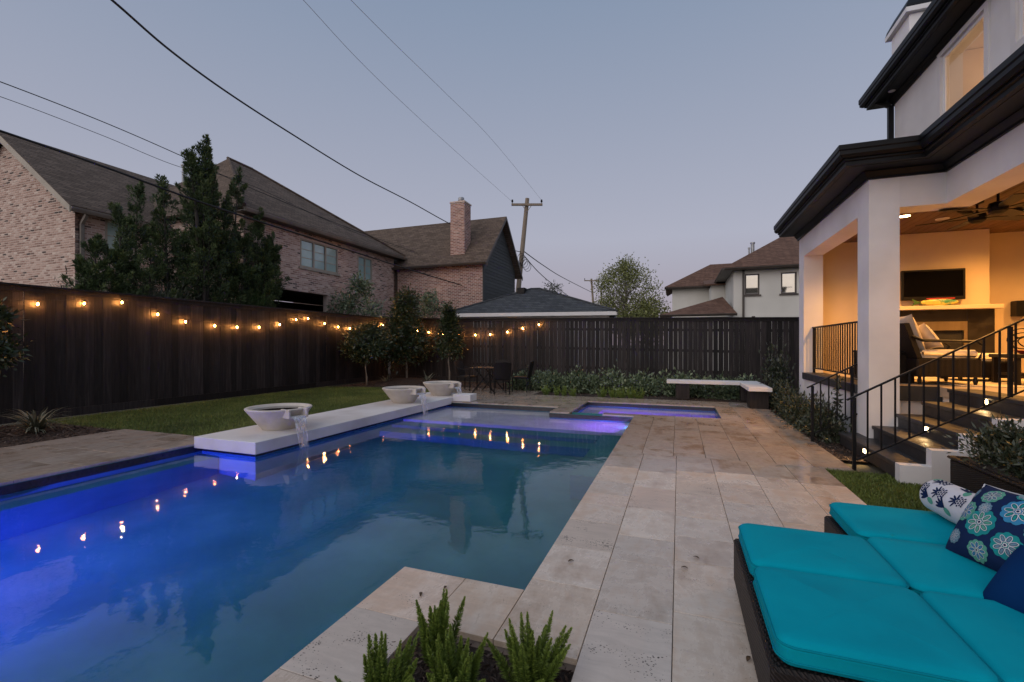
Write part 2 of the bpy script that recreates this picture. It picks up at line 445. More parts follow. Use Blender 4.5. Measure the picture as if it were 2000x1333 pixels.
def woven(name, c0, c1, scale, strength):
    m = bpy.data.materials.new(name)
    m.use_nodes = True
    nt = m.node_tree
    b = nt.nodes['Principled BSDF']
    src = node(nt, 'ShaderNodeNewGeometry').outputs['Position']
    ws = []
    for k, d in enumerate(('X', 'Z')):
        rot = node(nt, 'ShaderNodeMapping')
        rot.inputs['Rotation'].default_value = (0.35, 0.75, 0.75) if k == 0 else (0.3, -0.75, 0.75)
        nt.links.new(src, rot.inputs['Vector'])
        wv = node(nt, 'ShaderNodeTexWave', wave_type='BANDS', bands_direction=d)
        wv.inputs['Scale'].default_value = scale
        wv.inputs['Distortion'].default_value = 0.4
        nt.links.new(rot.outputs[0], wv.inputs['Vector'])
        ws.append(wv.outputs['Fac'])
    mul = node(nt, 'ShaderNodeMath', operation='MULTIPLY')
    nt.links.new(ws[0], mul.inputs[0])
    nt.links.new(ws[1], mul.inputs[1])
    col = ramp(nt, mul.outputs[0], [(0.0, c0), (0.6, c1)])
    nt.links.new(col, b.inputs['Base Color'])
    b.inputs['Roughness'].default_value = 0.5
    b.inputs['Specular IOR Level'].default_value = 0.25
    bp = node(nt, 'ShaderNodeBump')
    bp.inputs['Strength'].default_value = strength
    bp.inputs['Distance'].default_value = 0.006
    nt.links.new(mul.outputs[0], bp.inputs['Height'])
    nt.links.new(bp.outputs[0], b.inputs['Normal'])
    MATS[name] = m


woven('wicker_dark', (0.007, 0.005, 0.0045), (0.026, 0.019, 0.017), 26, 0.8)
woven('wicker_black', (0.006, 0.005, 0.005), (0.022, 0.017, 0.015), 26, 0.6)


def glass_mat(name, tint, rough=0.02, refl=1.0):
    """window glass: fresnel mirror over a clear pane"""
    m = bpy.data.materials.new(name)
    m.use_nodes = True
    nt = m.node_tree
    nt.nodes.clear()
    o = node(nt, 'ShaderNodeOutputMaterial')
    fr = node(nt, 'ShaderNodeFresnel')
    fr.inputs['IOR'].default_value = refl
    tr = node(nt, 'ShaderNodeBsdfTransparent')
    tr.inputs['Color'].default_value = (*tint, 1)
    gl = node(nt, 'ShaderNodeBsdfGlossy')
    gl.inputs['Roughness'].default_value = rough
    mx = node(nt, 'ShaderNodeMixShader')
    nt.links.new(fr.outputs[0], mx.inputs[0])
    nt.links.new(tr.outputs[0], mx.inputs[1])
    nt.links.new(gl.outputs[0], mx.inputs[2])
    nt.links.new(mx.outputs[0], o.inputs['Surface'])
    MATS[name] = m


glass_mat('window_glass', (0.92, 0.92, 0.92), 0.01, 1.52)
mk('glass_sky_teal', [(0.3, (0.32, 0.50, 0.48)), (0.7, (0.42, 0.60, 0.58))], 2, rough=0.06, spec=1.0, coat=1.0)  # teal tint, base colour brightened to stand for reflected sky
mk('glass_mirror', [(0.3, (0.50, 0.48, 0.42)), (0.7, (0.55, 0.53, 0.46))], 2, rough=0.03, metal=0.85)


def water_mat(name, scale, strength, tint=(0.86, 0.96, 1.0)):
    m = bpy.data.materials.new(name)
    m.use_nodes = True
    nt = m.node_tree
    b = nt.nodes['Principled BSDF']
    b.inputs['Base Color'].default_value = (*tint, 1)
    b.inputs['Roughness'].default_value = 0.0
    b.inputs['IOR'].default_value = 1.333
    b.inputs['Transmission Weight'].default_value = 1.0
    v = coords(nt, (1, 1, 1), False)
    n1 = node(nt, 'ShaderNodeTexNoise')
    n1.inputs['Scale'].default_value = scale
    n1.inputs['Detail'].default_value = 3
    nt.links.new(v, n1.inputs['Vector'])
    n2 = node(nt, 'ShaderNodeTexNoise')
    n2.inputs['Scale'].default_value = scale * 0.22
    n2.inputs['Detail'].default_value = 2
    nt.links.new(v, n2.inputs['Vector'])
    ad = node(nt, 'ShaderNodeMath', operation='MULTIPLY_ADD')
    nt.links.new(n2.outputs['Fac'], ad.inputs[0])
    ad.inputs[1].default_value = 1.6
    nt.links.new(n1.outputs['Fac'], ad.inputs[2])
    bp = node(nt, 'ShaderNodeBump')
    bp.inputs['Distance'].default_value = 0.004
    sy_ = node(nt, 'ShaderNodeSeparateXYZ')
    nt.links.new(v, sy_.inputs[0])
    ms = node(nt, 'ShaderNodeMapRange')          # ripples spread from the spouts at the far end
    ms.inputs['From Min'].default_value = 2.5
    ms.inputs['From Max'].default_value = 7.5
    ms.inputs['To Min'].default_value = strength * 0.7
    ms.inputs['To Max'].default_value = strength * 1.45
    nt.links.new(sy_.outputs['Y'], ms.inputs['Value'])
    nt.links.new(ms.outputs[0], bp.inputs['Strength'])
    nt.links.new(ad.outputs[0], bp.inputs['Height'])
    nt.links.new(bp.outputs[0], b.inputs['Normal'])
    MATS[name] = m


water_mat('pool_water', 8.0, 0.34)
water_mat('spa_water', 7.0, 0.35)

# falling water: clear, faintly milky streaks
m = bpy.data.materials.new('falling_water')
m.use_nodes = True
nt = m.node_tree
nt.nodes.clear()
o = node(nt, 'ShaderNodeOutputMaterial')
tr = node(nt, 'ShaderNodeBsdfTransparent')
gl = node(nt, 'ShaderNodeBsdfGlossy')
gl.inputs['Roughness'].default_value = 0.12
df = node(nt, 'ShaderNodeBsdfDiffuse')
df.inputs['Color'].default_value = (0.8, 0.82, 0.9, 1)
a1 = node(nt, 'ShaderNodeMixShader')
a1.inputs[0].default_value = 0.35
nt.links.new(df.outputs[0], a1.inputs[1])
nt.links.new(gl.outputs[0], a1.inputs[2])
vv = coords(nt, (22, 22, 1.2), False)
nz = node(nt, 'ShaderNodeTexNoise')
nz.inputs['Scale'].default_value = 2.0
nt.links.new(vv, nz.inputs['Vector'])
mr = node(nt, 'ShaderNodeMapRange')
mr.inputs['From Min'].default_value = 0.45
mr.inputs['From Max'].default_value = 0.65
mr.inputs['To Min'].default_value = 0.10
mr.inputs['To Max'].default_value = 0.85
nt.links.new(nz.outputs['Fac'], mr.inputs['Value'])
a2 = node(nt, 'ShaderNodeMixShader')
nt.links.new(mr.outputs[0], a2.inputs[0])
nt.links.new(tr.outputs[0], a2.inputs[1])
nt.links.new(a1.outputs[0], a2.inputs[2])
nt.links.new(a2.outputs[0], o.inputs['Surface'])
MATS['falling_water'] = m

# ------------------------------------------------------------------ mesh helpers


class MB:
    """collects shapes and links them as ONE mesh object"""

    def __init__(s):
        s.v = []
        s.f = []
        s.r = []          # a random value for each face

    def add(s, vs, fs, rnd=0.5):
        o = len(s.v)
        s.v += [tuple(p) for p in vs]
        s.f += [tuple(i + o for i in f) for f in fs]
        s.r += [rnd] * len(fs)
        return s

    def box(s, x0, x1, y0, y1, z0, z1, rnd=0.5):
        return s.add([(x0, y0, z0), (x1, y0, z0), (x1, y1, z0), (x0, y1, z0), (x0, y0, z1), (x1, y0, z1), (x1, y1, z1), (x0, y1, z1)],
                     [(0, 3, 2, 1), (4, 5, 6, 7), (0, 1, 5, 4), (1, 2, 6, 5), (2, 3, 7, 6), (3, 0, 4, 7)], rnd)

    def cbox(s, x0, x1, y0, y1, z0, z1, b=0.01):
        """box with chamfered edges"""
        vs, idx = [], {}
        X, Y, Z = (x0, x1), (y0, y1), (z0, z1)
        for i in (0, 1):
            for j in (0, 1):
                for k in (0, 1):
                    for ax in range(3):
                        p = [X[i], Y[j], Z[k]]
                        for q, sgn in enumerate((i, j, k)):
                            if q != ax:
                                p[q] += b if sgn == 0 else -b
                        idx[(i, j, k, ax)] = len(vs)
                        vs.append(p)
        fs = []
        for ax in range(3):
            a, c = [q for q in range(3) if q != ax]
            for sd in (0, 1):
                loop = []
                for (u, w) in ((0, 0), (1, 0), (1, 1), (0, 1)):
                    ijk = [0, 0, 0]
                    ijk[ax] = sd
                    ijk[a] = u
                    ijk[c] = w
                    loop.append(idx[(*ijk, ax)])
                flip = (sd == 0) != (ax == 1)
                fs.append(tuple(loop[::-1] if flip else loop))
        for ax in range(3):          # edges running along ax
            a, c = [q for q in range(3) if q != ax]
            for u in (0, 1):
                for w in (0, 1):
                    e = []
                    for t in (0, 1):
                        ijk = [0, 0, 0]
                        ijk[ax] = t
                        ijk[a] = u
                        ijk[c] = w
                        e.append((idx[(*ijk, a)], idx[(*ijk, c)]))
                    fs.append((e[0][0], e[1][0], e[1][1], e[0][1]))
        for i in (0, 1):
            for j in (0, 1):
                for k in (0, 1):
                    fs.append((idx[(i, j, k, 0)], idx[(i, j, k, 1)], idx[(i, j, k, 2)]))
        return s.add(vs, fs)

    def prism(s, pts, z0, z1):
        """vertical prism over a plan polygon"""
        n = len(pts)
        return s.add([(x, y, z0) for x, y in pts] + [(x, y, z1) for x, y in pts],
                     [tuple(range(n))[::-1], tuple(range(n, 2 * n))] + [(i, (i + 1) % n, n + (i + 1) % n, n + i) for i in range(n)])

    def poly(s, pts, thick=None, nrm=None):
        """flat polygon, made solid by thick along -normal"""
        pts = [Vector(p) for p in pts]
        n = len(pts)
        if thick is None:
            return s.add(pts, [tuple(range(n))])
        if nrm is None:
            nrm = (pts[1] - pts[0]).cross(pts[2] - pts[0]).normalized()
        d = Vector(nrm) * thick
        return s.add(pts + [p - d for p in pts], [tuple(range(n)), tuple(range(n, 2 * n))[::-1]] + [(i, n + i, n + (i + 1) % n, (i + 1) % n) for i in range(n)])

    def tube(s, pts, r, n=8, cap=True):
        pts = [Vector(p) for p in pts]
        rs = r if isinstance(r, (list, tuple)) else [r] * len(pts)
        vs, fs = [], []
        up = Vector((0, 0, 1))
        for i, p in enumerate(pts):
            t = (pts[min(i + 1, len(pts) - 1)] - pts[max(i - 1, 0)]).normalized()
            a = t.cross(up)
            if a.length < 1e-3:
                a = t.cross(Vector((1, 0, 0)))
            a.normalize()
            b = t.cross(a)
            for k in range(n):
                w = 2 * math.pi * k / n
                vs.append(p + (a * math.cos(w) + b * math.sin(w)) * rs[i])
        for i in range(len(pts) - 1):
            for k in range(n):
                k2 = (k + 1) % n
                fs.append((i * n + k, (i + 1) * n + k, (i + 1) * n + k2, i * n + k2))
        if cap:
            fs.append(tuple(range(n)))
            fs.append(tuple(range((len(pts) - 1) * n, len(pts) * n))[::-1])
        return s.add(vs, fs)

    def bar(s, p, q, w, h=None):
        """square bar between two points"""
        h = h or w
        p, q = Vector(p), Vector(q)
        t = (q - p).normalized()
        a = t.cross(Vector((0, 0, 1)))
        if a.length < 1e-3:
            a = Vector((1, 0, 0))
        a.normalize()
        b = t.cross(a).normalized()
        vs = []
        for e in (p, q):
            for (i, j) in ((-1, -1), (1, -1), (1, 1), (-1, 1)):
                vs.append(e + a * (i * w / 2) + b * (j * h / 2))
        return s.add(vs, [(0, 1, 2, 3), (7, 6, 5, 4), (0, 4, 5, 1), (1, 5, 6, 2), (2, 6, 7, 3), (3, 7, 4, 0)])

    def lathe(s, prof, cx=0, cy=0, n=32, cap=False):
        vs, fs = [], []
        for (r, z) in prof:
            for k in range(n):
                w = 2 * math.pi * k / n
                vs.append((cx + r * math.cos(w), cy + r * math.sin(w), z))
        for i in range(len(prof) - 1):
            for k in range(n):
                k2 = (k + 1) % n
                fs.append((i * n + k, i * n + k2, (i + 1) * n + k2, (i + 1) * n + k))
        if cap:
            fs.append(tuple(range(n))[::-1])
            fs.append(tuple(range((len(prof) - 1) * n, len(prof) * n)))
        return s.add(vs, fs)

    def ball(s, c, rx, ry=None, rz=None, n=10, m=7):
        ry = ry or rx
        rz = rz or rx
        vs, fs = [], []
        for i in range(m + 1):
            ph = math.pi * i / m
            for k in range(n):
                w = 2 * math.pi * k / n
                vs.append((c[0] + rx * math.sin(ph) * math.cos(w), c[1] + ry * math.sin(ph) * math.sin(w), c[2] - rz * math.cos(ph)))
        for i in range(m):
            for k in range(n):
                k2 = (k + 1) % n
                fs.append((i * n + k, i * n + k2, (i + 1) * n + k2, (i + 1) * n + k))
        return s.add(vs, fs)

    def mesh(s, name, mat, smooth=False, attr=False):
        me = bpy.data.meshes.new(name)
        me.from_pydata(s.v, [], s.f)
        if attr:
            a = me.attributes.new('rnd', 'FLOAT', 'FACE')
            a.data.foreach_set('value', np.array(s.r, dtype=np.float32))
        me.materials.append(MATS[mat])
        if smooth:
            me.polygons.foreach_set('use_smooth', [True] * len(me.polygons))
        me.update()
        return me

    def build(s, name, mat, parent=None, smooth=False, attr=False, loc=None):
        o = bpy.data.objects.new(name, s.mesh(name, mat, smooth, attr))
        C.objects.link(o)
        if parent is not None:
            o.parent = parent
        if loc is not None:
            o.location = loc
        return o


def quads(name, V, rnd, mat, parent=None, loc=None):
    """fast mesh from an (n,4,3) array of quads with a random value each"""
    n = len(V)
    me = bpy.data.meshes.new(name)
    me.vertices.add(n * 4)
    me.vertices.foreach_set('co', np.ascontiguousarray(V, dtype=np.float32).ravel())
    me.loops.add(n * 4)
    me.loops.foreach_set('vertex_index', np.arange(n * 4, dtype=np.int32))
    me.polygons.add(n)
    me.polygons.foreach_set('loop_start', np.arange(0, n * 4, 4, dtype=np.int32))
    a = me.attributes.new('rnd', 'FLOAT', 'FACE')
    a.data.foreach_set('value', np.asarray(rnd, dtype=np.float32))
    me.materials.append(MATS[mat])
    me.update(calc_edges=True)
    o = bpy.data.objects.new(name, me)
    C.objects.link(o)
    if parent is not None:
        o.parent = parent
    if loc is not None:
        o.location = loc
    return o


def unit(a):
    return a / np.maximum(np.linalg.norm(a, axis=-1, keepdims=True), 1e-6)


def leaf_quads(P, Dr, Ln, Wd):
    """rhombic leaves from points, directions, lengths and widths"""
    n = len(P)
    Dr = unit(Dr)
    ref = RNG.normal(size=(n, 3))
    Sd = unit(np.cross(Dr, ref))
    Ln = np.broadcast_to(np.asarray(Ln), (n,))[:, None]
    Wd = np.broadcast_to(np.asarray(Wd), (n,))[:, None]
    up = np.cross(Sd, Dr)
    mid = P + Dr * Ln * 0.45 + up * Wd * 0.25
    return np.stack([P, mid + Sd * Wd * 0.5, P + Dr * Ln, mid - Sd * Wd * 0.5], axis=1)


def tag(o, label=None, cat=None, group=None, kind=None):
    if label:
        o['label'] = label
    if cat:
        o['category'] = cat
    if group:
        o['group'] = group
    if kind:
        o['kind'] = kind
    return o


def thing(name, label, cat, loc=(0, 0, 0), group=None, rz=0.0):
    o = bpy.data.objects.new(name, None)
    C.objects.link(o)
    o.location = loc
    o.rotation_euler = (0, 0, rz)
    o.empty_display_size = 0.2
    return tag(o, label, cat, group)


def struct(o):
    o['kind'] = 'structure'
    return o


def shared(name, me, parent, loc=(0, 0, 0), rot=(0, 0, 0), scale=(1, 1, 1)):
    o = bpy.data.objects.new(name, me)
    C.objects.link(o)
    o.parent = parent
    o.location = loc
    o.rotation_euler = rot
    o.scale = scale
    return o


def lamp(name, kind, loc, power, col, parent=None, size=0.05, dirv=None, spot=None, blend=0.6):
    d = bpy.data.lights.new(name, kind)
    d.energy = power
    d.color = col
    if kind == 'AREA':
        d.shape = 'DISK'
        d.size = size
    else:
        d.shadow_soft_size = size
    if kind == 'SPOT':
        d.spot_size = spot or R(120)
        d.spot_blend = blend
    o = bpy.data.objects.new(name, d)
    C.objects.link(o)
    o.location = loc
    if dirv is not None:
        o.rotation_euler = Vector(dirv).to_track_quat('-Z', 'Y').to_euler()
    if parent is not None:
        o.parent = parent
    return o


ORD = ['first', 'second', 'third', 'fourth', 'fifth', 'sixth', 'seventh', 'eighth', 'ninth', 'tenth', 'eleventh', 'twelfth']

# ================================================================== GROUND AND PAVING
WZ = -0.11                       # water level; deck top is z = 0
PX0, PX1 = -6.45, -0.83          # pool sides
PL = -5.42                       # pool side under the white ledge
GX0, GX1, GY0, GY1 = -6.45, 0.76, -1.21, 11.3
g = MB()
BIG = 1500
for (x0, x1, y0, y1) in ((-BIG, GX0, -BIG, BIG), (GX1, BIG, -BIG, BIG), (GX0, GX1, -BIG, GY0), (GX0, GX1, GY1, BIG)):
    g.add([(x0, y0, -0.07), (x1, y0, -0.07), (x1, y1, -0.07), (x0, y1, -0.07)], [(0, 1, 2, 3)])
struct(g.build('ground', 'soil'))

TILE_CACHE = {}


def tile_mesh(w, l, mat):
    k = (round(w, 3), round(l, 3), mat)
    if k not in TILE_CACHE:
        b = MB().cbox(-w / 2, w / 2, -l / 2, l / 2, -0.03, 0.0, 0.0018)
        TILE_CACHE[k] = b.mesh('tile', mat)
    return TILE_CACHE[k]


def lay(parent, x0, x1, y0, y1, lane=0.407, along='Y', lens=(0.61, 0.61, 0.41, 0.41, 0.50, 0.30), wet_from=5.4, seed=1, first=None):
    """travertine pieces laid in lanes over a rectangle"""
    rnd = random.Random(seed)
    a0, a1, b0, b1 = (x0, x1, y0, y1) if along == 'Y' else (y0, y1, x0, x1)
    nl = max(1, round((a1 - a0) / lane))
    w = (a1 - a0) / nl
    for i in range(nl):
        c = a0 + (i + 0.5) * w
        t = b0
        L = first if (first and i % 2 == 0) else rnd.choice(lens) * rnd.choice((0.5, 0.75, 1.0))
        while t < b1 - 0.02:
            e = min(t + L, b1)
            if b1 - e < 0.13:
                e = b1
            l = e - t
            m = (t + e) / 2
            x, y = (c, m) if along == 'Y' else (m, c)
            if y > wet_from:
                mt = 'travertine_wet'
            else:
                mt = 'travertine_pitted' if (rnd.random() < 0.10 or (-0.42 < x < 0 and 1.45 < y < 2.3)) else 'travertine_dry'
            ww, ll = (w - 0.004, l - 0.0035) if along == 'Y' else (l - 0.0035, w - 0.004)
            o = shared('tile', tile_mesh(round(ww, 3), round(ll, 3), mt), parent, (x, y, 0.0 - rnd.random() * 0.0012))
            t = e
            L = rnd.choice(lens)


def deck(name, rects, mat='mortar_base'):
    b = MB()
    for (x0, x1, y0, y1) in rects:
        b.box(x0 + 0.006, x1 - 0.006, y0 + 0.006, y1 - 0.006, -0.30, -0.027)
    return struct(b.build(name, mat))


deck_r = [(-0.83, -0.423, 2.0, 6.1), (-0.423, 1.55, -1.6, 6.1), (-0.83, 1.84, 6.1, 9.25), (0.76, 1.84, 9.25, 11.3), (-0.83, 0.76, 9.25, 9.5),
          (-1.63, -0.83, 2.0, 2.47), (-1.63, -1.22, -2.5, 2.0)]
pd = deck('pool_deck', deck_r)
lay(pd, -0.83, -0.423, 2.0, 6.1, seed=3)
lay(pd, -0.423, 1.55, -0.3, 6.1, lane=0.41, seed=5)
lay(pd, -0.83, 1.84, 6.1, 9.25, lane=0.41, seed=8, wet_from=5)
lay(pd, 0.76, 1.84, 9.25, 11.3, seed=9)
lay(pd, -0.83, 0.76, 9.25, 9.5, along='X', lane=0.25, seed=10)
lay(pd, -1.63, -0.83, 2.0, 2.47, lane=0.47, along='X', lens=(0.43, 0.37), seed=12, first=0.43)
lay(pd, -1.63, -1.22, -1.0, 2.0, lens=(0.61, 0.9), seed=13)

deck_b = [(-7.0, -5.28, 11.0, 13.5), (-5.28, -3.9, 10.05, 13.5), (-3.9, -2.55, 10.05, 12.25), (-2.55, -2.13, 9.25, 11.3), (-2.55, 1.84, 11.3, 12.25)]
pb = deck('back_terrace', deck_b)
for i, rc in enumerate(deck_b):
    lay(pb, *rc, along='X', seed=20 + i, wet_from=5)
b = MB().box(-1.45, -0.836, 9.256, 9.494, -1.2, -0.027)
b.box(-2.12, -1.45, 9.256, 9.494, -1.2, -0.125)
struct(b.build('spa_divider', 'waterline_tile'))
lay(pb, -1.45, -0.83, 9.25, 9.5, along='X', lane=0.25, seed=31, wet_from=5)

pl = deck('side_terrace', [(-8.66, -6.45, -1.5, 4.9)])
lay(pl, -8.66, -6.45, 0.2, 4.9, lane=0.44, along='Y', seed=41, wet_from=0)  # matte terrace, laid in the wet stone only for its darker tone

# ------------------------------------------------------------------ pool shell
pool = thing('swimming_pool', 'rectangular swimming pool with blue plaster, dark waterline band and shallow far shelf', 'pool', (-3.4, 4, -1.35))
pool_pts = [(PX0, -1.2), (-1.63, -1.2), (-1.63, 2.47), (PX1, 2.47), (PX1, 9.25), (-2.55, 9.25), (-2.55, 10.05), (PL, 10.05), (PL, 4.62), (PX0, 4.62)]
FZ = -1.35


def child_at(parent, o):
    """keep the world placement of a mesh built in world coordinates"""
    o.parent = parent
    o.matrix_parent_inverse = Matrix.Translation(-Vector(parent.location)) if parent.rotation_euler.z == 0 else parent.matrix_basis.inverted()
    return o


def cpart(b, name, mat, parent, **kw):
    return child_at(parent, b.build(name, mat, **kw))


b = MB()
n = len(pool_pts)
for i in range(n):
    (xa, ya), (xb, yb) = pool_pts[i], pool_pts[(i + 1) % n]
    b.add([(xa, ya, -0.03), (xb, yb, -0.03), (xb, yb, FZ), (xa, ya, FZ)], [(0, 1, 2, 3)])
b.add([(x, y, FZ) for x, y in pool_pts], [tuple(range(n))])
cpart(b, 'basin', 'pool_plaster', pool)
b = MB()
for i in range(n):
    (xa, ya), (xb, yb) = pool_pts[i], pool_pts[(i + 1) % n]
    t = Vector((xb - xa, yb - ya, 0)).normalized()
    nn = Vector((-t.y, t.x, 0)) * 0.008
    p, q = Vector((xa, ya, 0)) + nn, Vector((xb, yb, 0)) + nn
    for (z0, z1) in ((-0.034, -0.18),):
        b.add([(p.x, p.y, z0), (q.x, q.y, z0), (q.x, q.y, z1), (p.x, p.y, z1), (xa, ya, z1), (xb, yb, z1)], [(0, 1, 2, 3), (3, 2, 5, 4)])
cpart(b, 'waterline_band', 'waterline_tile', pool)
b = MB().box(PL + 0.009, -2.56, 8.15, 10.04, FZ + 0.01, -0.32)
b.box(-2.56, PX1 - 0.009, 8.15, 9.24, FZ + 0.01, -0.32)
cpart(b, 'shallow_shelf', 'shelf_plaster', pool)
for (y0, y1, z) in ((7.75, 8.14, -0.58), (7.35, 7.74, -0.84)):
    cpart(MB().box(PL + 0.009, -1.3, y0, y1, FZ + 0.012, z), 'step', 'pool_plaster', pool)
cpart(MB().box(-1.28, PX1 - 0.009, 5.6, 8.13, FZ + 0.012, -0.5), 'underwater_bench', 'pool_plaster', pool)
cpart(MB().box(PX0 + 0.009, PX0 + 0.35, -1.1, 4.6, FZ + 0.012, -0.42), 'side_seat', 'pool_plaster', pool)


def flush_sheet(name, rects, z, mat, step=0.0):
    b = MB()
    for (x0, x1, y0, y1) in rects:
        b.add([(x0, y0, z), (x1, y0, z), (x1, y1, z), (x0, y1, z)], [(0, 1, 2, 3)])
    return b.build(name, mat)


E_ = 0.004
b = MB()
b.add([(x, y, WZ) for x, y in pool_pts], [tuple(range(n))])
water = struct(b.build('water', 'pool_water'))


# pool lights: round fixtures set in the walls
def pool_light(loc, dirv, lens, lampcol, power, parent, cone=R(165), blend=0.5):
    d = Vector(dirv).normalized()
    q = Vector((0, 0, 1)).rotation_difference(d)
    b = MB()
    b.lathe([(0.001, 0.012), (0.075, 0.012), (0.085, 0.0), (0.10, 0.0), (0.10, 0.02), (0.086, 0.024)], n=20)
    o = b.build('pool_lamp', 'galvanised')
    child_at(parent, o)
    o.rotation_mode = 'QUATERNION'
    o.rotation_quaternion = q
    o.location = Vector(loc)
    lb = MB().lathe([(0.001, 0.062), (0.03, 0.056), (0.055, 0.038), (0.074, 0.013)], n=20).build('lens', lens, o)
    a = lamp('pool_light', 'SPOT', Vector(loc) + d * 0.06, power, lampcol, None, 0.05, d, cone, blend)
    child_at(parent, a)
    return o


PURPLE = (0.22, 0.07, 1.0)
BLUE = (0.06, 0.09, 1.0)
pool_light((PX1 - 0.012, 8.75, -0.215), (-1, 0, 0.0), 'pool_lens', (0.30, 0.06, 1.0), 210, pool)
pool_light((-5.0, -1.188, -0.5), (-0.42, 1, -0.22), 'pool_lens', (0.075, 0.045, 1.0), 4300, pool, R(108), 1.0)
pool_light((PX0 + 0.36, 1.7, -0.30), (1, -0.05, -0.22), 'pool_lens', (0.08, 0.05, 1.0), 60, pool, R(120), 1.0)

# ------------------------------------------------------------------ spa
spa = thing('spa', 'rectangular sunken spa glowing violet behind the far end of the pool', 'spa', (-0.7, 10.35, -0.9))
b = MB()
sx0, sx1, sy0, sy1, sz = -2.13, 0.76, 9.5, 11.3, -1.0
sp = [(sx0, sy0), (sx1, sy0), (sx1, sy1), (sx0, sy1)]
for i in range(4):
    (xa, ya), (xb, yb) = sp[i], sp[(i + 1) % 4]
    b.add([(xa, ya, -0.03), (xb, yb, -0.03), (xb, yb, sz), (xa, ya, sz)], [(0, 1, 2, 3)])
b.add([(x, y, sz) for x, y in sp], [(0, 1, 2, 3)])
cpart(b, 'basin', 'pool_plaster', spa)
b = MB()
for i in range(4):
    (xa, ya), (xb, yb) = sp[i], sp[(i + 1) % 4]
    t = Vector((xb - xa, yb - ya, 0)).normalized()
    nn = Vector((-t.y, t.x, 0)) * 0.008
    p, q = Vector((xa, ya, 0)) + nn, Vector((xb, yb, 0)) + nn
    b.add([(p.x, p.y, -0.034), (q.x, q.y, -0.034), (q.x, q.y, -0.15), (p.x, p.y, -0.15), (xa, ya, -0.15), (xb, yb, -0.15)], [(0, 1, 2, 3), (3, 2, 5, 4)])
cpart(b, 'waterline_band', 'waterline_tile', spa)
b = MB().box(sx0 + 0.01, sx1 - 0.01, sy1 - 0.42, sy1 - 0.01, sz + 0.01, -0.42)
b.box(sx0 + 0.01, sx0 + 0.42, sy0 + 0.01, sy1 - 0.43, sz + 0.01, -0.42)
cpart(b, 'seat_ledge', 'shelf_plaster', spa)
b = MB().add([(sx0, sy0, -0.10), (sx1, sy0, -0.10), (sx1, sy1, -0.10), (sx0, sy1, -0.10)], [(0, 1, 2, 3)])
b.add([(-2.12, 9.262, -0.104), (-1.452, 9.262, -0.104), (-1.452, 9.4995, -0.104), (-2.12, 9.4995, -0.104)], [(0, 1, 2, 3)])
struct(b.build('water', 'spa_water'))
pool_light((-0.9, 9.512, -0.45), (-0.2, 1, 0), 'pool_lens', (0.30, 0.06, 1.0), 260, spa)

# ------------------------------------------------------------------ lawns and beds
def lawn_patch(name, pts, n, hmin, hmax, label):
    b = MB()
    b.add([(x, y, -0.035) for x, y in pts], [tuple(range(len(pts)))])
    gnd = struct(b.build(name, 'grass_ground'))
    xs = [p[0] for p in pts]
    ys = [p[1] for p in pts]
    P = np.stack([RNG.uniform(min(xs), max(xs), n * 2), RNG.uniform(min(ys), max(ys), n * 2)], 1)
    ins = np.ones(len(P), bool)
    k = len(pts)
    for i in range(k):
        (xa, ya), (xb, yb) = pts[i], pts[(i + 1) % k]
        ins &= ((xb - xa) * (P[:, 1] - ya) - (yb - ya) * (P[:, 0] - xa)) >= 0
    P = P[ins][:n]
    n = len(P)
    base = np.column_stack([P, np.full(n, -0.036)])
    h = RNG.uniform(hmin, hmax, n)
    d = RNG.normal(0, 0.5, (n, 3))
    d[:, 2] = 1
    Q = leaf_quads(base, d, h, RNG.uniform(0.005, 0.009, n))
    o = quads('grass', Q, RNG.random(n), 'grass_blade')
    tag(o, label, 'grass', kind='stuff')
    return gnd


lawn_patch('lawn', [(-11.15, 4.92), (-6.46, 4.92), (-6.46, 12.2), (-8.0, 12.9), (-11.15, 12.3)], 90000, 0.035, 0.07, 'mown grass of the lawn between dark fence and white ledge')
lawn_patch('lawn', [(1.56, 3.0), (2.31, 3.0), (2.31, 6.09), (1.56, 6.09)], 22000, 0.025, 0.055, 'small patch of mown grass beside the porch steps')


def mulch(name, pts, z, n, label, chip=0.03, mound=None):
    b = MB()
    b.add([(x, y, z) for x, y in pts], [tuple(range(len(pts)))])
    if mound:
        mx, my, mr_, mh = mound
        b.lathe([(mr_, z), (mr_ * 0.7, z + mh * 0.5), (mr_ * 0.3, z + mh * 0.95), (0.01, z + mh)], mx, my, 24)
    struct(b.build(name, 'mulch_ground'))
    xs = [p[0] for p in pts]
    ys = [p[1] for p in pts]
    P = np.column_stack([RNG.uniform(min(xs), max(xs), n), RNG.uniform(min(ys), max(ys), n), RNG.uniform(z, z + 0.02, n)])
    if mound:
        rr = np.hypot(P[:, 0] - mx, P[:, 1] - my) / mr_
        P[:, 2] += np.clip(1 - rr, 0, 1) * mh
    d = RNG.normal(size=(n, 3))
    d[:, 2] *= 0.25
    Q = leaf_quads(P, d, RNG.uniform(chip * 0.6, chip * 1.8, n), RNG.uniform(chip * 0.2, chip * 0.5, n))
    tag(quads('mulch_chips', Q, RNG.random(n), 'mulch_chip'), label, 'mulch', kind='stuff')


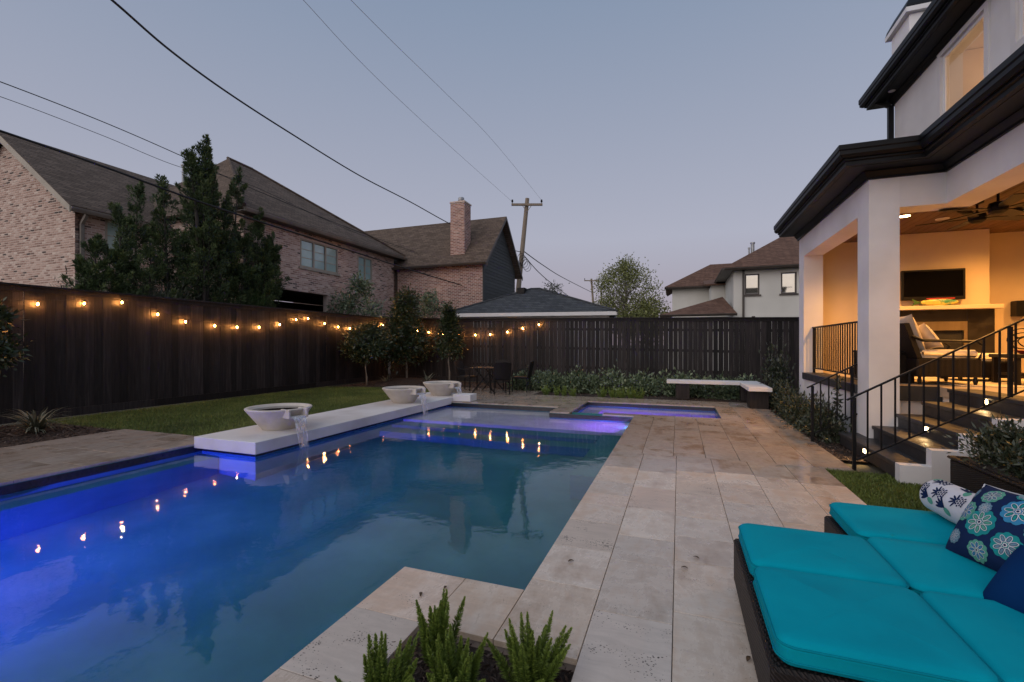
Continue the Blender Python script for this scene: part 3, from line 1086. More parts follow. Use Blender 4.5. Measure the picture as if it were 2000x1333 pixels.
mulch('planting_bed', [(-1.214, -1.2), (-0.429, -1.2), (-0.429, 1.994), (-1.214, 1.994)], -0.055, 9000, 'shredded bark mulch in the bed at the pool corner', 0.028)
mulch('planting_bed', [(-11.15, 0.5), (-8.67, 0.5), (-8.67, 4.9), (-11.15, 4.9)], -0.03, 5000, 'bark mulch around the flax by the left fence', 0.05)
mulch('planting_bed', [(-11.15, 12.3), (-8.0, 12.9), (-7.01, 12.5), (-7.01, 13.51), (-3.9, 13.51), (-3.9, 15.85), (-11.15, 15.85)], -0.03, 7000, 'bark mulch under the small trees in the fence corner', 0.05, (-9.75, 14.9, 1.5, 0.16))
mulch('planting_bed', [(-3.89, 12.26), (3.3, 12.26), (3.3, 15.85), (-3.89, 15.85)], -0.03, 4000, 'bark mulch under the hedge along the back fence', 0.04)
mulch('planting_bed', [(1.85, 6.7), (2.34, 6.7), (2.34, 12.25), (1.85, 12.25)], -0.03, 3000, 'bark mulch under the shrubs beside the porch wall', 0.04)

# ================================================================== FENCES
def fence(name, label, p0, p1, zt0, zt1, pitch, gapmin, gapmax, seed, inward):
    """vertical boards between two ground points, cap rail, trim board and kick board"""
    rnd = random.Random(seed)
    p0, p1 = Vector((*p0, 0)), Vector((*p1, 0))
    L = (p1 - p0).length
    ang = math.atan2(p1.y - p0.y, p1.x - p0.x)
    root = thing(name, label, 'fence', p0, rz=ang)
    wv = pitch
    meshes = []
    for k in range(4):
        bw = wv - (gapmin + (gapmax - gapmin) * k / 3)
        bb = MB().cbox(-bw / 2, bw / 2, -0.009, 0.009, 0.0, 1.0, 0.002)
        meshes.append(bb.mesh('board', 'fence_wood'))
    s = inward          # +1: the visible face is local +Y
    nb = int(L / wv)
    gaps, cur = [], 0
    for i in range(nb):
        if rnd.random() < 0.16:
            cur = rnd.choice((0, 0, 0, 1, 2, 3))
        gaps.append(max(0, min(3, cur + rnd.choice((-1, 0, 0, 0, 1)))))
    for i in range(nb):
        x = (i + 0.5) * wv
        zt = zt0 + (zt1 - zt0) * x / L - 0.03
        shared('board', meshes[gaps[i]], root, (x, s * rnd.uniform(-0.003, 0.003), 0.0), (rnd.uniform(-0.002, 0.002), rnd.uniform(-0.0015, 0.0015), 0), (1, 1, zt))

    def strip(nm, off, depth, z0, h):
        seg = 4.9
        x = 0.0
        while x < L - 0.05:
            e = min(x + seg, L)
            za, zb = zt0 + (zt1 - zt0) * x / L, zt0 + (zt1 - zt0) * e / L
            if z0 is None:
                za_, zb_ = za + off[1], zb + off[1]
            else:
                za_ = zb_ = z0
            y0, y1 = off[0], off[0] + s * depth
            y0, y1 = min(y0, y1), max(y0, y1)
            x_, e_ = x + 0.002, e - 0.002
            bb = MB().add([(x_, y0, za_), (e_, y0, zb_), (e_, y1, zb_), (x_, y1, za_), (x_, y0, za_ + h), (e_, y0, zb_ + h), (e_, y1, zb_ + h), (x_, y1, za_ + h)],
                          [(0, 3, 2, 1), (4, 5, 6, 7), (0, 1, 5, 4), (1, 2, 6, 5), (2, 3, 7, 6), (3, 0, 4, 7)])
            bb.build(nm, 'fence_wood', root)
            x = e
    strip('cap_rail', (-s * 0.075, -0.03), 0.15, None, 0.035)
    strip('trim_board', (s * 0.013, -0.125), 0.02, None, 0.092)
    strip('kick_board', (s * 0.013, 0), 0.022, 0.0, 0.16)
    for k, zf in enumerate((0.28, 0.55, 0.82)):
        strip('back_rail', (-s * 0.014 - (0.04 if s > 0 else 0), -zt0 * (1 - zf)), 0.04 * s, None, 0.085)
    x = 1.2
    while x < L:
        MB().box(x - 0.045, x + 0.045, *((-0.15, -0.06) if s > 0 else (0.06, 0.15)), 0, zt0 - 0.2).build('post', 'fence_wood', root)
        x += 2.44
    return root


fence('board_fence', 'tall dark stained board fence along the left side behind the lawn', (-11.25, -2.86), (-11.25, 15.88), 2.5, 2.5, 0.152, 0.002, 0.004, 4, -1)
fence('board_fence', 'dark board fence across the back with light showing between boards', (-11.2, 15.95), (4.3, 15.95), 2.50, 2.22, 0.151, 0.003, 0.013, 6, -1)

# ------------------------------------------------------------------ string lights
bulbs_l = [(1.65, 2.3), (2.3, 2.12), (2.95, 2.03), (3.6, 2.06), (4.25, 2.14), (4.9, 2.19), (5.6, 2.26), (6.26, 2.34), (6.97, 2.13), (7.59, 1.99), (8.32, 1.92), (8.95, 1.91), (9.64, 1.93), (10.35, 2.04), (10.97, 2.22),
           (11.45, 2.28), (12.17, 2.15), (12.83, 2.06), (13.42, 2.03), (14.13, 2.05), (14.84, 2.12), (15.4, 2.24)]
bulbs_b = [(-10.5, 2.12), (-9.85, 2.0), (-9.35, 1.93), (-8.72, 1.82), (-8.01, 1.82), (-7.31, 1.81), (-6.69, 1.83), (-6.0, 1.91), (-5.4, 2.04), (-4.78, 2.17)]
dead_b = []
bulb_me = MB()
bulb_me.lathe([(0.001, -0.058), (0.010, -0.055), (0.0165, -0.044), (0.018, -0.034), (0.014, -0.018), (0.009, -0.004)], n=12)
BULB = bulb_me.mesh('bulb', 'bulb_glass', True)
FIL = MB().lathe([(0.0005, -0.046), (0.003, -0.043), (0.003, -0.030), (0.0005, -0.027)], n=6).mesh('filament', 'filament_glow')
SOCK = MB().lathe([(0.013, -0.006), (0.015, 0.0), (0.015, 0.03), (0.008, 0.045), (0.001, 0.047)], n=8).mesh('socket', 'plastic_black')


def string_lights(label, pts):
    root = thing('string_lights', label, 'string lights', pts[0], group='string lights hung along the fences')
    cab = []
    for i, p in enumerate(pts):
        p = Vector(p)
        cab.append(p + Vector((0, 0, 0.045)))
        if i < len(pts) - 1:
            q = Vector(pts[i + 1])
            cab.append((p + q) / 2 + Vector((0, 0, 0.030)))
    cpart(MB().tube(cab, 0.0045, 5), 'cable', 'wire_black', root)
    for p in pts:
        d = Vector(p) - Vector(pts[0])
        s = shared('socket', SOCK, root, d, (random.uniform(-.12, .12), random.uniform(-.12, .12), 0))
        shared('bulb', BULB, s)
        shared('filament', FIL, s)
    return root


string_lights('glowing amber bulbs sagging along the dark left fence', [(-11.165, y, z) for y, z in bulbs_l])
string_lights('glowing amber bulbs sagging along the dark back fence behind the trees', [(x, 15.86, z) for x, z in bulbs_b])

# ================================================================== WHITE LEDGE AND FIRE-BOWL FOUNTAINS
ledge = thing('raised_ledge', 'long low white plaster ledge along the pool carrying three bowls', 'ledge', (-5.86, 7.5, 0))
cpart(MB().cbox(-6.45, -5.28, 4.5, 11.0, -0.062, 0.10, 0.006), 'slab', 'white_plaster', ledge)
cpart(MB().box(-6.40, -5.424, 4.63, 10.95, -0.4, -0.0625), 'plinth', 'waterline_tile', ledge)
cpart(MB().cbox(-5.279, -4.80, 10.12, 10.5, 0.004, 0.17, 0.006), 'end_block', 'white_plaster', ledge)


def water_bowl(x, y, rz, label):
    root = thing('water_bowl', label, 'bowl', (x, y, 0.10), 'water bowls on the white ledge', rz)
    Rm, H = 0.475, 0.335
    prof = [(0.02, 0.0), (0.235, 0.0), (0.245, 0.012), (Rm - 0.012, H - 0.035), (Rm, H - 0.02), (Rm, H - 0.006), (Rm - 0.008, H), (Rm - 0.052, H), (Rm - 0.062, H - 0.008), (0.19, 0.06), (0.01, 0.055)]
    MB().lathe(prof, n=56).build('bowl', 'cast_stone', root, True)
    MB().lathe([(0.001, H - 0.036), (Rm - 0.088, H - 0.036)], n=40).build('water_surface', 'bowl_water', root)
    # scupper: a short trough with two cheeks let into the rim on local +X
    sp = MB().cbox(Rm - 0.16, Rm + 0.075, -0.125, 0.125, H - 0.135, H - 0.105, 0.006)
    sp.cbox(Rm - 0.16, Rm + 0.07, -0.155, -0.122, H - 0.128, H + 0.004, 0.006)
    sp.cbox(Rm - 0.16, Rm + 0.07, 0.122, 0.155, H - 0.128, H + 0.004, 0.006)
    spo = sp.build('spout', 'cast_stone', root)
    # sheet of falling water made of several strands
    x0, z0 = Rm + 0.07, H - 0.098
    drop = z0 + 0.10 - WZ
    for k in range(9):
        yy = -0.10 + 0.025 * k + random.uniform(-.008, .008)
        w = random.uniform(0.012, 0.030) if k < 8 else 0.11
        if k == 8:
            yy = 0.0
        vx = random.uniform(0.42, 0.56)
        vs, fs = [], []
        N = 14
        for i in range(N + 1):
            t = i / N
            z = z0 - drop * t ** 1.6
            tt = math.sqrt(max(0, 2 * (z0 - z) / 9.8))
            xx = x0 - 0.05 * (1 - min(1, t * 8)) + vx * tt
            sq = 1 - 0.55 * t
            yc = yy * (1 - 0.25 * t)
            vs += [(xx, yc - w * sq, z), (xx + 0.008, yc, z + 0.002), (xx, yc + w * sq, z)]
            if i:
                o_ = 3 * i
                fs += [(o_ - 3, o_ - 2, o_ + 1, o_), (o_ - 2, o_ - 1, o_ + 2, o_ + 1)]
        MB().add(vs, fs).build('water_stream', 'falling_water', root, True)
    return root


water_bowl(-5.86, 5.42, R(-14), 'nearest cast stone bowl spilling water, at the front end of the ledge')
water_bowl(-5.86, 8.85, R(-14), 'middle cast stone bowl on the white ledge, spilling water')
water_bowl(-5.78, 10.45, R(-14), 'farthest cast stone bowl on the white ledge, near the dining table')

# ================================================================== BENCH
bench = thing('concrete_bench', 'L-shaped bench with white slab seat on dark block legs by the hedge', 'bench', (0.7, 12.6, 0))
b = MB().cbox(-0.30, 1.42, 12.62, 13.06, 0.39, 0.475, 0.006)
b.cbox(1.4205, 1.88, 11.05, 13.06, 0.39, 0.475, 0.006)
cpart(b, 'seat', 'white_plaster', bench)
for (x0, x1, y0, y1) in ((-0.08, 0.26, 12.68, 13.0), (1.46, 1.84, 11.2, 11.6), (1.46, 1.84, 12.66, 13.0)):
    cpart(MB().cbox(x0, x1, y0, y1, -0.02, 0.389, 0.006), 'leg', 'fence_wood', bench)

# ================================================================== LOUNGER
lg = thing('lounge_daybed', 'large turquoise cushioned wicker daybed in the right foreground', 'daybed', (1.3, 2.5, 0))
for (x0, x1, y0, y1) in ((0.30, 2.6, 1.80, 2.945), (0.90, 2.9, 2.95, 3.54)):
    b = MB().cbox(x0, x1, y0, y1, 0.03, 0.275, 0.012)
    cpart(b, 'wicker_base', 'wicker_dark', lg)
for (x, y) in ((0.36, 1.86), (0.36, 2.88), (2.5, 1.86), (0.96, 3.46), (2.8, 3.46)):
    cpart(MB().box(x - 0.03, x + 0.03, y - 0.03, y + 0.03, 0.0, 0.04), 'foot', 'plastic_black', lg)


def cushion(x0, x1, y0, y1, z0, z1, r, name, mat, parent, dome=0.012, nseg=18):
    """rounded box cushion with a slightly domed top and a piping seam"""
    vs, fs = [], []
    hx, hy = (x1 - x0) / 2, (y1 - y0) / 2
    cx, cy = (x0 + x1) / 2, (y0 + y1) / 2
    levels = [(r * 0.75, z0), (r * 0.22, z0 + r * 0.25), (0.0, z0 + r * 0.8), (0.0, z1 - r * 1.0), (-0.003, z1 - r * 0.85), (0.0, z1 - r * 0.7), (r * 0.22, z1 - r * 0.24), (r * 0.75, z1)]
    ring = []

    def outline(ins):
        pts = []
        rc = 0.055
        for (sx, sy, a0) in ((1, 1, 0), (-1, 1, 90), (-1, -1, 180), (1, -1, 270)):
            for k in range(7):
                a = R(a0 + 15 * k)
                pts.append((cx + sx * (hx - rc) + (rc - ins) * math.cos(a), cy + sy * (hy - rc) + (rc - ins) * math.sin(a)))
            # wobble along the sides
        return pts
    n_ = len(outline(0))
    for (ins, z) in levels:
        for (x, y) in outline(ins):
            vs.append((x + random.uniform(-1, 1) * 0.0012, y + random.uniform(-1, 1) * 0.0012, z))
    nl = len(levels)
    for i in range(nl - 1):
        for k in range(n_):
            k2 = (k + 1) % n_
            fs.append((i * n_ + k, i * n_ + k2, (i + 1) * n_ + k2, (i + 1) * n_ + k))
    # domed top as shrinking rings
    base = (nl - 1) * n_
    prev = base
    for q, s_ in enumerate((0.85, 0.65, 0.4, 0.15)):
        o_ = len(vs)
        for k in range(n_):
            x, y, z = vs[base + k]
            vs.append((cx + (x - cx) * s_, cy + (y - cy) * s_, z1 + dome * (1 - s_ ** 2.5) + random.uniform(-1, 1) * 0.0007))
        for k in range(n_):
            k2 = (k + 1) % n_
            fs.append((prev + k, prev + k2, o_ + k2, o_ + k))
        prev = o_
    fs.append(tuple(range(prev, prev + n_)))
    fs.append(tuple(range(n_))[::-1])
    co = cpart(MB().add(vs, fs), name, mat, parent, smooth=True)
    for (ins_, zz) in ((-0.001, z1 - r * 0.62), (-0.001, z0 + r * 0.75)):
        ol = outline(ins_)
        MB().tube([(x, y, zz + random.uniform(-1, 1) * 0.0008) for x, y in ol + ol[:1]], 0.0045, 5, False).build('piping', 'fabric_piping', co, True)
    return co


ZC0, ZC1 = 0.276, 0.375
for (ya_, yb_) in ((1.83, 2.40), (2.415, 2.93)):          # reclined backrest of the two near seats
    q = MB()
    q.add([(x_, y_, z_) for y_ in (ya_, yb_) for (x_, z_) in ((1.66, 0.385), (1.78, 0.385), (2.08, 0.83), (2.05, 0.86), (1.97, 0.86))],
          [(0, 1, 2, 3, 4), (9, 8, 7, 6, 5), (0, 5, 6, 1), (1, 6, 7, 2), (2, 7, 8, 3), (3, 8, 9, 4), (4, 9, 5, 0)])
    cpart(q, 'backrest', 'fabric_turquoise', lg)
cushion(0.325, 0.938, 1.81, 2.405, ZC0, ZC1, 0.035, 'cushion', 'fabric_turquoise', lg)
cushion(0.325, 0.938, 2.412, 2.955, ZC0, ZC1 - 0.002, 0.035, 'cushion', 'fabric_turquoise', lg)
cushion(0.945, 2.5, 1.81, 2.405, ZC0, ZC1, 0.035, 'cushion', 'fabric_turquoise', lg)
cushion(0.945, 2.5, 2.412, 2.985, ZC0, ZC1 - 0.003, 0.035, 'cushion', 'fabric_turquoise', lg)
cushion(0.925, 2.8, 2.993, 3.55, ZC0, ZC1 - 0.002, 0.035, 'cushion', 'fabric_turquoise', lg)


# ------------------------------------------------------------------ pillows
def pillow_fn(half, thick):
    def P(u, v, side=1, lift=0.0):
        """u, v in -1..1; concave outline, fat middle"""
        x = u * half * (1 - 0.09 * (1 - v * v) * abs(u) ** 2) * (1 - 0.0)
        y = v * half * (1 - 0.09 * (1 - u * u) * abs(v) ** 2)
        t = max(0.0, (1 - abs(u) ** 2.6) * (1 - abs(v) ** 2.6)) ** 0.55
        return Vector((x, y, side * (t * thick / 2 + 0.002 + lift)))
    return P


def pillow_mesh(half, thick, n=18):
    P = pillow_fn(half, thick)
    b = MB()
    for side in (1, -1):
        vs = [P(-1 + 2 * i / n, -1 + 2 * j / n, side) for j in range(n + 1) for i in range(n + 1)]
        fs = []
        for j in range(n):
            for i in range(n):
                q = (j * (n + 1) + i, j * (n + 1) + i + 1, (j + 1) * (n + 1) + i + 1, (j + 1) * (n + 1) + i)
                fs.append(q if side > 0 else q[::-1])
        b.add(vs, fs)
    return b, P


def decal(P, outline, lift, nring=3):
    """patch of print following the pillow surface: outline is a list of (u, v) round a centre"""
    cu = sum(p[0] for p in outline) / len(outline)
    cv = sum(p[1] for p in outline) / len(outline)
    vs = [P(cu, cv, 1, lift)]
    n_ = len(outline)
    for r in range(1, nring + 1):
        s_ = r / nring
        for (u, v) in outline:
            uu = max(-1, min(1, cu + (u - cu) * s_))
            vv_ = max(-1, min(1, cv + (v - cv) * s_))
            vs.append(P(uu, vv_, 1, lift))
    fs = [(0, 1 + k, 1 + (k + 1) % n_) for k in range(n_)]
    for r in range(nring - 1):
        for k in range(n_):
            k2 = (k + 1) % n_
            fs.append((1 + r * n_ + k, 1 + (r + 1) * n_ + k, 1 + (r + 1) * n_ + k2, 1 + r * n_ + k2))
    return vs, fs


def ringdecal(P, outline, w, lift):
    cu = sum(p[0] for p in outline) / len(outline)
    cv = sum(p[1] for p in outline) / len(outline)
    n_ = len(outline)
    vs = []
    for (u, v) in outline:
        d = math.hypot(u - cu, v - cv)
        s_ = max(0.05, (d - w) / d)
        vs.append(P(max(-1, min(1, u)), max(-1, min(1, v)), 1, lift))
        vs.append(P(max(-1, min(1, cu + (u - cu) * s_)), max(-1, min(1, cv + (v - cv) * s_)), 1, lift))
    fs = [(2 * k, 2 * ((k + 1) % n_), 2 * ((k + 1) % n_) + 1, 2 * k + 1) for k in range(n_)]
    return vs, fs


def blob(cx, cy, rx, ry, rot=0.0, n=18, lobes=0, amp=0.0, ph=0.0):
    out = []
    for k in range(n):
        a = 2 * math.pi * k / n
        rr = 1 + amp * abs(math.cos(lobes * a / 2 + ph)) - amp * 0.5 if lobes else 1
        x, y = rx * rr * math.cos(a), ry * rr * math.sin(a)
        out.append((cx + x * math.cos(rot) - y * math.sin(rot), cy + x * math.sin(rot) + y * math.cos(rot)))
    return out


pr = thing('throw_pillow', 'navy throw pillow printed with teal and white flower medallions', 'pillow', (0, 0, 0))
half = 0.215
pb_, PF = pillow_mesh(half, 0.20)
body = pb_.build('pillow_body', 'print_navy', pr, True)


class Motif:
    """flat print of several colours as one small mesh object"""

    def __init__(s_):
        s_.v, s_.f, s_.m, s_.mats = [], [], [], []

    def add(s_, mat, vs, fs):
        if mat not in s_.mats:
            s_.mats.append(mat)
        o_ = len(s_.v)
        s_.v += [tuple(p) for p in vs]
        s_.f += [tuple(i + o_ for i in f) for f in fs]
        s_.m += [s_.mats.index(mat)] * len(fs)

    def build(s_, name, parent):
        me = bpy.data.meshes.new(name)
        me.from_pydata(s_.v, [], s_.f)
        for q_ in s_.mats:
            me.materials.append(MATS[q_])
        me.polygons.foreach_set('material_index', s_.m)
        me.polygons.foreach_set('use_smooth', [True] * len(me.polygons))
        o_ = bpy.data.objects.new(name, me)
        C.objects.link(o_)
        o_.parent = parent
        return o_


flowers = [(-0.12, -0.10, 0.31, 'print_teal', 'print_green', 0.2), (-0.62, 0.10, 0.25, 'print_green', 'print_sky', 0.5), (0.42, 0.38, 0.30, 'print_sky', 'print_teal', 0.1),
           (-0.28, 0.62, 0.22, 'print_green', 'print_slate', 0.3), (0.52, -0.40, 0.27, 'print_teal', 'print_slate', 0.6), (-0.20, 0.26, 0.14, 'print_slate', 'print_slate', 0.0),
           (-0.60, -0.55, 0.17, 'print_slate', 'print_slate', 0.3), (0.25, 0.86, 0.16, 'print_teal', 'print_slate', 0.3), (-0.85, 0.62, 0.16, 'print_slate', 'print_sky', 0.1),
           (0.85, 0.05, 0.18, 'print_green', 'print_sky', 0.1), (0.02, -0.72, 0.22, 'print_green', 'print_sky', 0.1), (0.80, 0.78, 0.2, 'print_slate', 'print_teal', 0.1)]
for (fu, fv, fr, c_out, c_in, ph) in flowers:
    mo = Motif()
    mo.add(c_out, *decal(PF, blob(fu, fv, fr, fr, 0, 40, 10, 0.14, ph), 0.0012))
    npet = 8
    for k in range(npet):
        a = ph + 2 * math.pi * k / npet
        cxp, cyp = fu + fr * 0.52 * math.cos(a), fv + fr * 0.52 * math.sin(a)
        mo.add(c_in, *decal(PF, blob(cxp, cyp, fr * 0.30, fr * 0.165, a, 14), 0.0022, 2))
        mo.add('print_white', *ringdecal(PF, blob(cxp, cyp, fr * 0.31, fr * 0.175, a, 16), fr * 0.045, 0.0028))
        if fr > 0.2:
            mo.add('print_navy', *ringdecal(PF, blob(cxp, cyp, fr * 0.24, fr * 0.115, a, 14), fr * 0.03, 0.0028))
    mo.add('print_white', *decal(PF, blob(fu, fv, fr * 0.16, fr * 0.16, 0, 12), 0.0032, 1))
    mo.add('print_navy', *decal(PF, blob(fu, fv, fr * 0.09, fr * 0.09, 0, 10), 0.0042, 1))
    mo.build('printed_flower', body)
MB().tube([PF(*uv) * 1.0 for uv in [(-1, -1), (-.5, -1), (0, -1), (.5, -1), (1, -1), (1, -.5), (1, 0), (1, .5), (1, 1), (.5, 1), (0, 1), (-.5, 1), (-1, 1), (-1, -.5), (-1, -1)]], 0.004, 5).build('piping', 'print_white', pr)


def place_leaning(o, base, normal, upish):
    n_ = Vector(normal).normalized()
    y = (Vector(upish) - n_ * Vector(upish).dot(n_)).normalized()
    x = y.cross(n_)
    o.matrix_basis = Matrix(((x.x, y.x, n_.x, base[0]), (x.y, y.y, n_.y, base[1]), (x.z, y.z, n_.z, base[2]), (0, 0, 0, 1)))


place_leaning(pr, (1.43, 2.77, 0.528), (-0.80, -0.20, 0.56), (0.45, 0.22, 0.80))

pn = thing('throw_pillow', 'plain dark navy throw pillow at the right edge of the daybed', 'pillow', (0, 0, 0))
pillow_mesh(0.175, 0.14)[0].build('pillow_body', 'fabric_navy', pn, True)
place_leaning(pn, (1.33, 2.36, 0.462), (-0.70, -0.1, 0.72), (0.62, 0.40, 0.70))

# bolster: soft cylinder with leaf and pineapple print
pbz = thing('bolster_pillow', 'white bolster pillow printed with navy leaves and pineapples', 'pillow', (0, 0, 0))
BL, BR = 0.54, 0.10


def bolster_P(u, v, side=1, lift=0.0):
    """u along the length -1..1, v round the girth -1..1"""
    r = BR * (1 - max(0.0, abs(u) - 0.82) ** 2 / 0.0324 * 0.35) * (1 + 0.015 * math.sin(u * 7)) + lift
    a = v * math.pi
    return Vector((r * math.sin(a), u * BL / 2, r * math.cos(a)))


nb_, mb_ = 28, 28
vs = [bolster_P(-1 + 2 * j / mb_, -1 + 2 * i / nb_) for j in range(mb_ + 1) for i in range(nb_)]
fs = [(j * nb_ + i, j * nb_ + (i + 1) % nb_, (j + 1) * nb_ + (i + 1) % nb_, (j + 1) * nb_ + i) for j in range(mb_) for i in range(nb_)]
fs += [tuple(range(nb_)), tuple(range(mb_ * nb_, (mb_ + 1) * nb_))[::-1]]
bb = MB().add(vs, [f[::-1] for f in fs]).build('pillow_body', 'print_white', pbz, True)
for (u0, v0, kind, rot) in ((0.55, -0.05, 'p', 0.4), (0.72, 0.30, 'l', 0.3), (0.25, -0.30, 'p', -0.5), (0.80, -0.32, 'p', 0.2), (0.35, 0.22, 'l', 0.2), (-0.1, -0.02, 'l', 0.7), (-0.3, -0.3, 'p', 0.1),
                            (0.10, 0.42, 'p', 0.4), (0.55, -0.45, 'l', 0.1), (-0.5, 0.2, 'p', 0.2), (-0.75, -0.1, 'l', 0.3), (0.92, 0.05, 'l', 1.2), (0.02, -0.5, 'l', 0.4)):
    mo = Motif()
    if kind == 'p':
        for ri in range(5):
            for ci in range(4):
                u = u0 + (ri - 2) * 0.055
                v = v0 + (ci - 1.5 + 0.5 * (ri % 2)) * 0.05 * (1 - 0.12 * (ri - 2) ** 2 / 2)
                mo.add('print_navy', *decal(bolster_P, blob(u, v, 0.022, 0.019, rot, 8), 0.0014, 1))
        for k in range(5):
            a = -0.9 + 0.45 * k
            mo.add('print_navy', *decal(bolster_P, blob(u0 + 0.19 * math.cos(a), v0 + 0.10 * math.sin(a), 0.075, 0.018, a, 12), 0.0014, 2))
    else:
        for k in range(4):
            a = rot - 0.6 + 0.4 * k
            mo.add('print_navy', *decal(bolster_P, blob(u0 + 0.13 * math.cos(a), v0 + 0.085 * math.sin(a), 0.13, 0.026, a * 0.8, 14), 0.0014, 2))
        mo.add('print_green', *decal(bolster_P, blob(u0 - 0.08, v0 - 0.06, 0.10, 0.06, rot, 16), 0.0012, 2))
    mo.build('printed_pineapple' if kind == 'p' else 'printed_leaf', bb)
pbz.location = (1.50, 3.245, ZC1 + 0.012 + BR)
pbz.rotation_euler = (0, 0, R(6))

# ================================================================== OUR HOUSE WITH THE PORCH
HX, HY0, HY1 = 2.35, 7.25, 10.95         # pool-side face, near and far corner of the porch
FLZ, BMZ, CLZ, WTZ = 0.85, 3.18, 3.45, 3.67
HX2 = 3.16                                # second, set-back pool-side face
hs = thing('stucco_house', 'white stucco house with black cornices and a lit covered porch', 'house', (4.8, 8, 0))


def hp(b, name, mat='stucco', **kw):
    return cpart(b, name, mat, hs, **kw)


hp(MB().box(HX, HX + 0.33, HY0, HY0 + 0.40, 0.0, WTZ), 'column')
hp(MB().box(HX, HX + 0.33, 10.58, HY1, 0.0, WTZ), 'column')
hp(MB().cbox(HX2, HX2 + 0.36, 4.3, 4.75, 0.0, BMZ, 0.008), 'column')
hp(MB().box(HX + 0.0, HX + 0.33, HY0 + 0.40, 10.58, BMZ, WTZ), 'beam')
hp(MB().box(HX + 0.33, HX2 + 0.36, HY0, HY0 + 0.36, BMZ, WTZ), 'beam')
hp(MB().box(HX2, HX2 + 0.36, 3.6, HY0, BMZ, WTZ), 'beam')
hp(MB().box(HX + 0.012, HX + 0.32, HY0 + 0.401, 10.579, 0.0, FLZ - 0.13), 'foundation_wall')
cpart(MB().cbox(HX - 0.03, HX + 0.34, HY0 + 0.403, 10.577, FLZ - 0.129, FLZ + 0.0, 0.006), 'sill_slab', 'bluestone', hs)
hp(MB().box(HX2 + 0.08, 8.4, 3.6, HY1 + 0.3, 0.0, FLZ - 0.13), 'foundation_wall')
cpart(MB().box(HX + 0.345, HX2 + 0.075, HY0 + 0.275, HY0 + 0.2995, FLZ - 0.20, FLZ + 0.001), 'porch_nosing', 'bluestone', hs)
hp(MB().box(HX + 0.331, HX2 + 0.079, HY0 + 0.36, HY1, 0.0, FLZ - 0.13), 'foundation_wall')
cpart(MB().box(HX + 0.342, 8.3, HY0 + 0.30, HY1 + 0.0, FLZ - 0.128, FLZ - 0.001).box(HX2 + 0.05, 8.3, 3.6, HY0 + 0.298, FLZ - 0.128, FLZ - 0.001), 'porch_floor', 'porch_floor', hs)
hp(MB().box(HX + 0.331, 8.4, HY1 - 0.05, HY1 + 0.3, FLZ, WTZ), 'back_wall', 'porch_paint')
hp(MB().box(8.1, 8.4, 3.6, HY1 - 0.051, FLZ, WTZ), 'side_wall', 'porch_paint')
hp(MB().box(HX2 + 0.361, 8.09, 3.6, 3.9, FLZ, WTZ), 'end_wall')
# porch ceiling of boards running along Y
cl = cpart(MB().box(HX + 0.332, 8.1, HY0 + 0.361, HY1 - 0.051, CLZ + 0.02, CLZ + 0.10).box(HX2 + 0.362, 8.1, 3.9, HY0 + 0.36, CLZ + 0.02, CLZ + 0.10), 'porch_ceiling', 'porch_plank', hs)
pw = 0.13
x = HX + 0.335
plk = {}
while x < 8.0:
    y0 = HY0 + 0.363 if x < HX2 + 0.365 else 3.92
    y1 = HY1 - 0.053
    k = round(y1 - y0, 2)
    if k not in plk:
        plk[k] = MB().cbox(-pw / 2 + 0.003, pw / 2 - 0.003, -(y1 - y0) / 2, (y1 - y0) / 2, 0, 0.018, 0.004).mesh('plank', 'porch_plank')
    o = shared('plank', plk[k], cl)
    o.matrix_parent_inverse = Matrix.Identity(4)
    o.location = (x + pw / 2, (y0 + y1) / 2, CLZ)
    x += pw


def offset_path(path, o):
    """shift a plan polyline to its left by o with mitred corners"""
    out = []
    P = [Vector((p[0], p[1])) for p in path]
    for i, p in enumerate(P):
        ns = []
        if i > 0:
            t = (p - P[i - 1]).normalized()
            ns.append(Vector((-t.y, t.x)))
        if i < len(P) - 1:
            t = (P[i + 1] - p).normalized()
            ns.append(Vector((-t.y, t.x)))
        if len(ns) == 1:
            out.append(p + ns[0] * o)
        else:
            m_ = (ns[0] + ns[1]).normalized()
            out.append(p + m_ * (o / max(0.2, m_.dot(ns[0]))))
    return out


def sweep(path, prof):
    """profile of (offset, z) swept along a plan polyline, closed profile"""
    b = MB()
    rows = [offset_path(path, o) for (o, z) in prof]
    n_, m_ = len(path), len(prof)
    vs = [(rows[j][i].x, rows[j][i].y, prof[j][1]) for i in range(n_) for j in range(m_)]
    fs = []
    for i in range(n_ - 1):
        for j in range(m_):
            j2 = (j + 1) % m_
            fs.append((i * m_ + j, i * m_ + j2, (i + 1) * m_ + j2, (i + 1) * m_ + j))
    fs.append(tuple(range(m_))[::-1])
    fs.append(tuple(range((n_ - 1) * m_, n_ * m_)))
    return b.add(vs, fs)


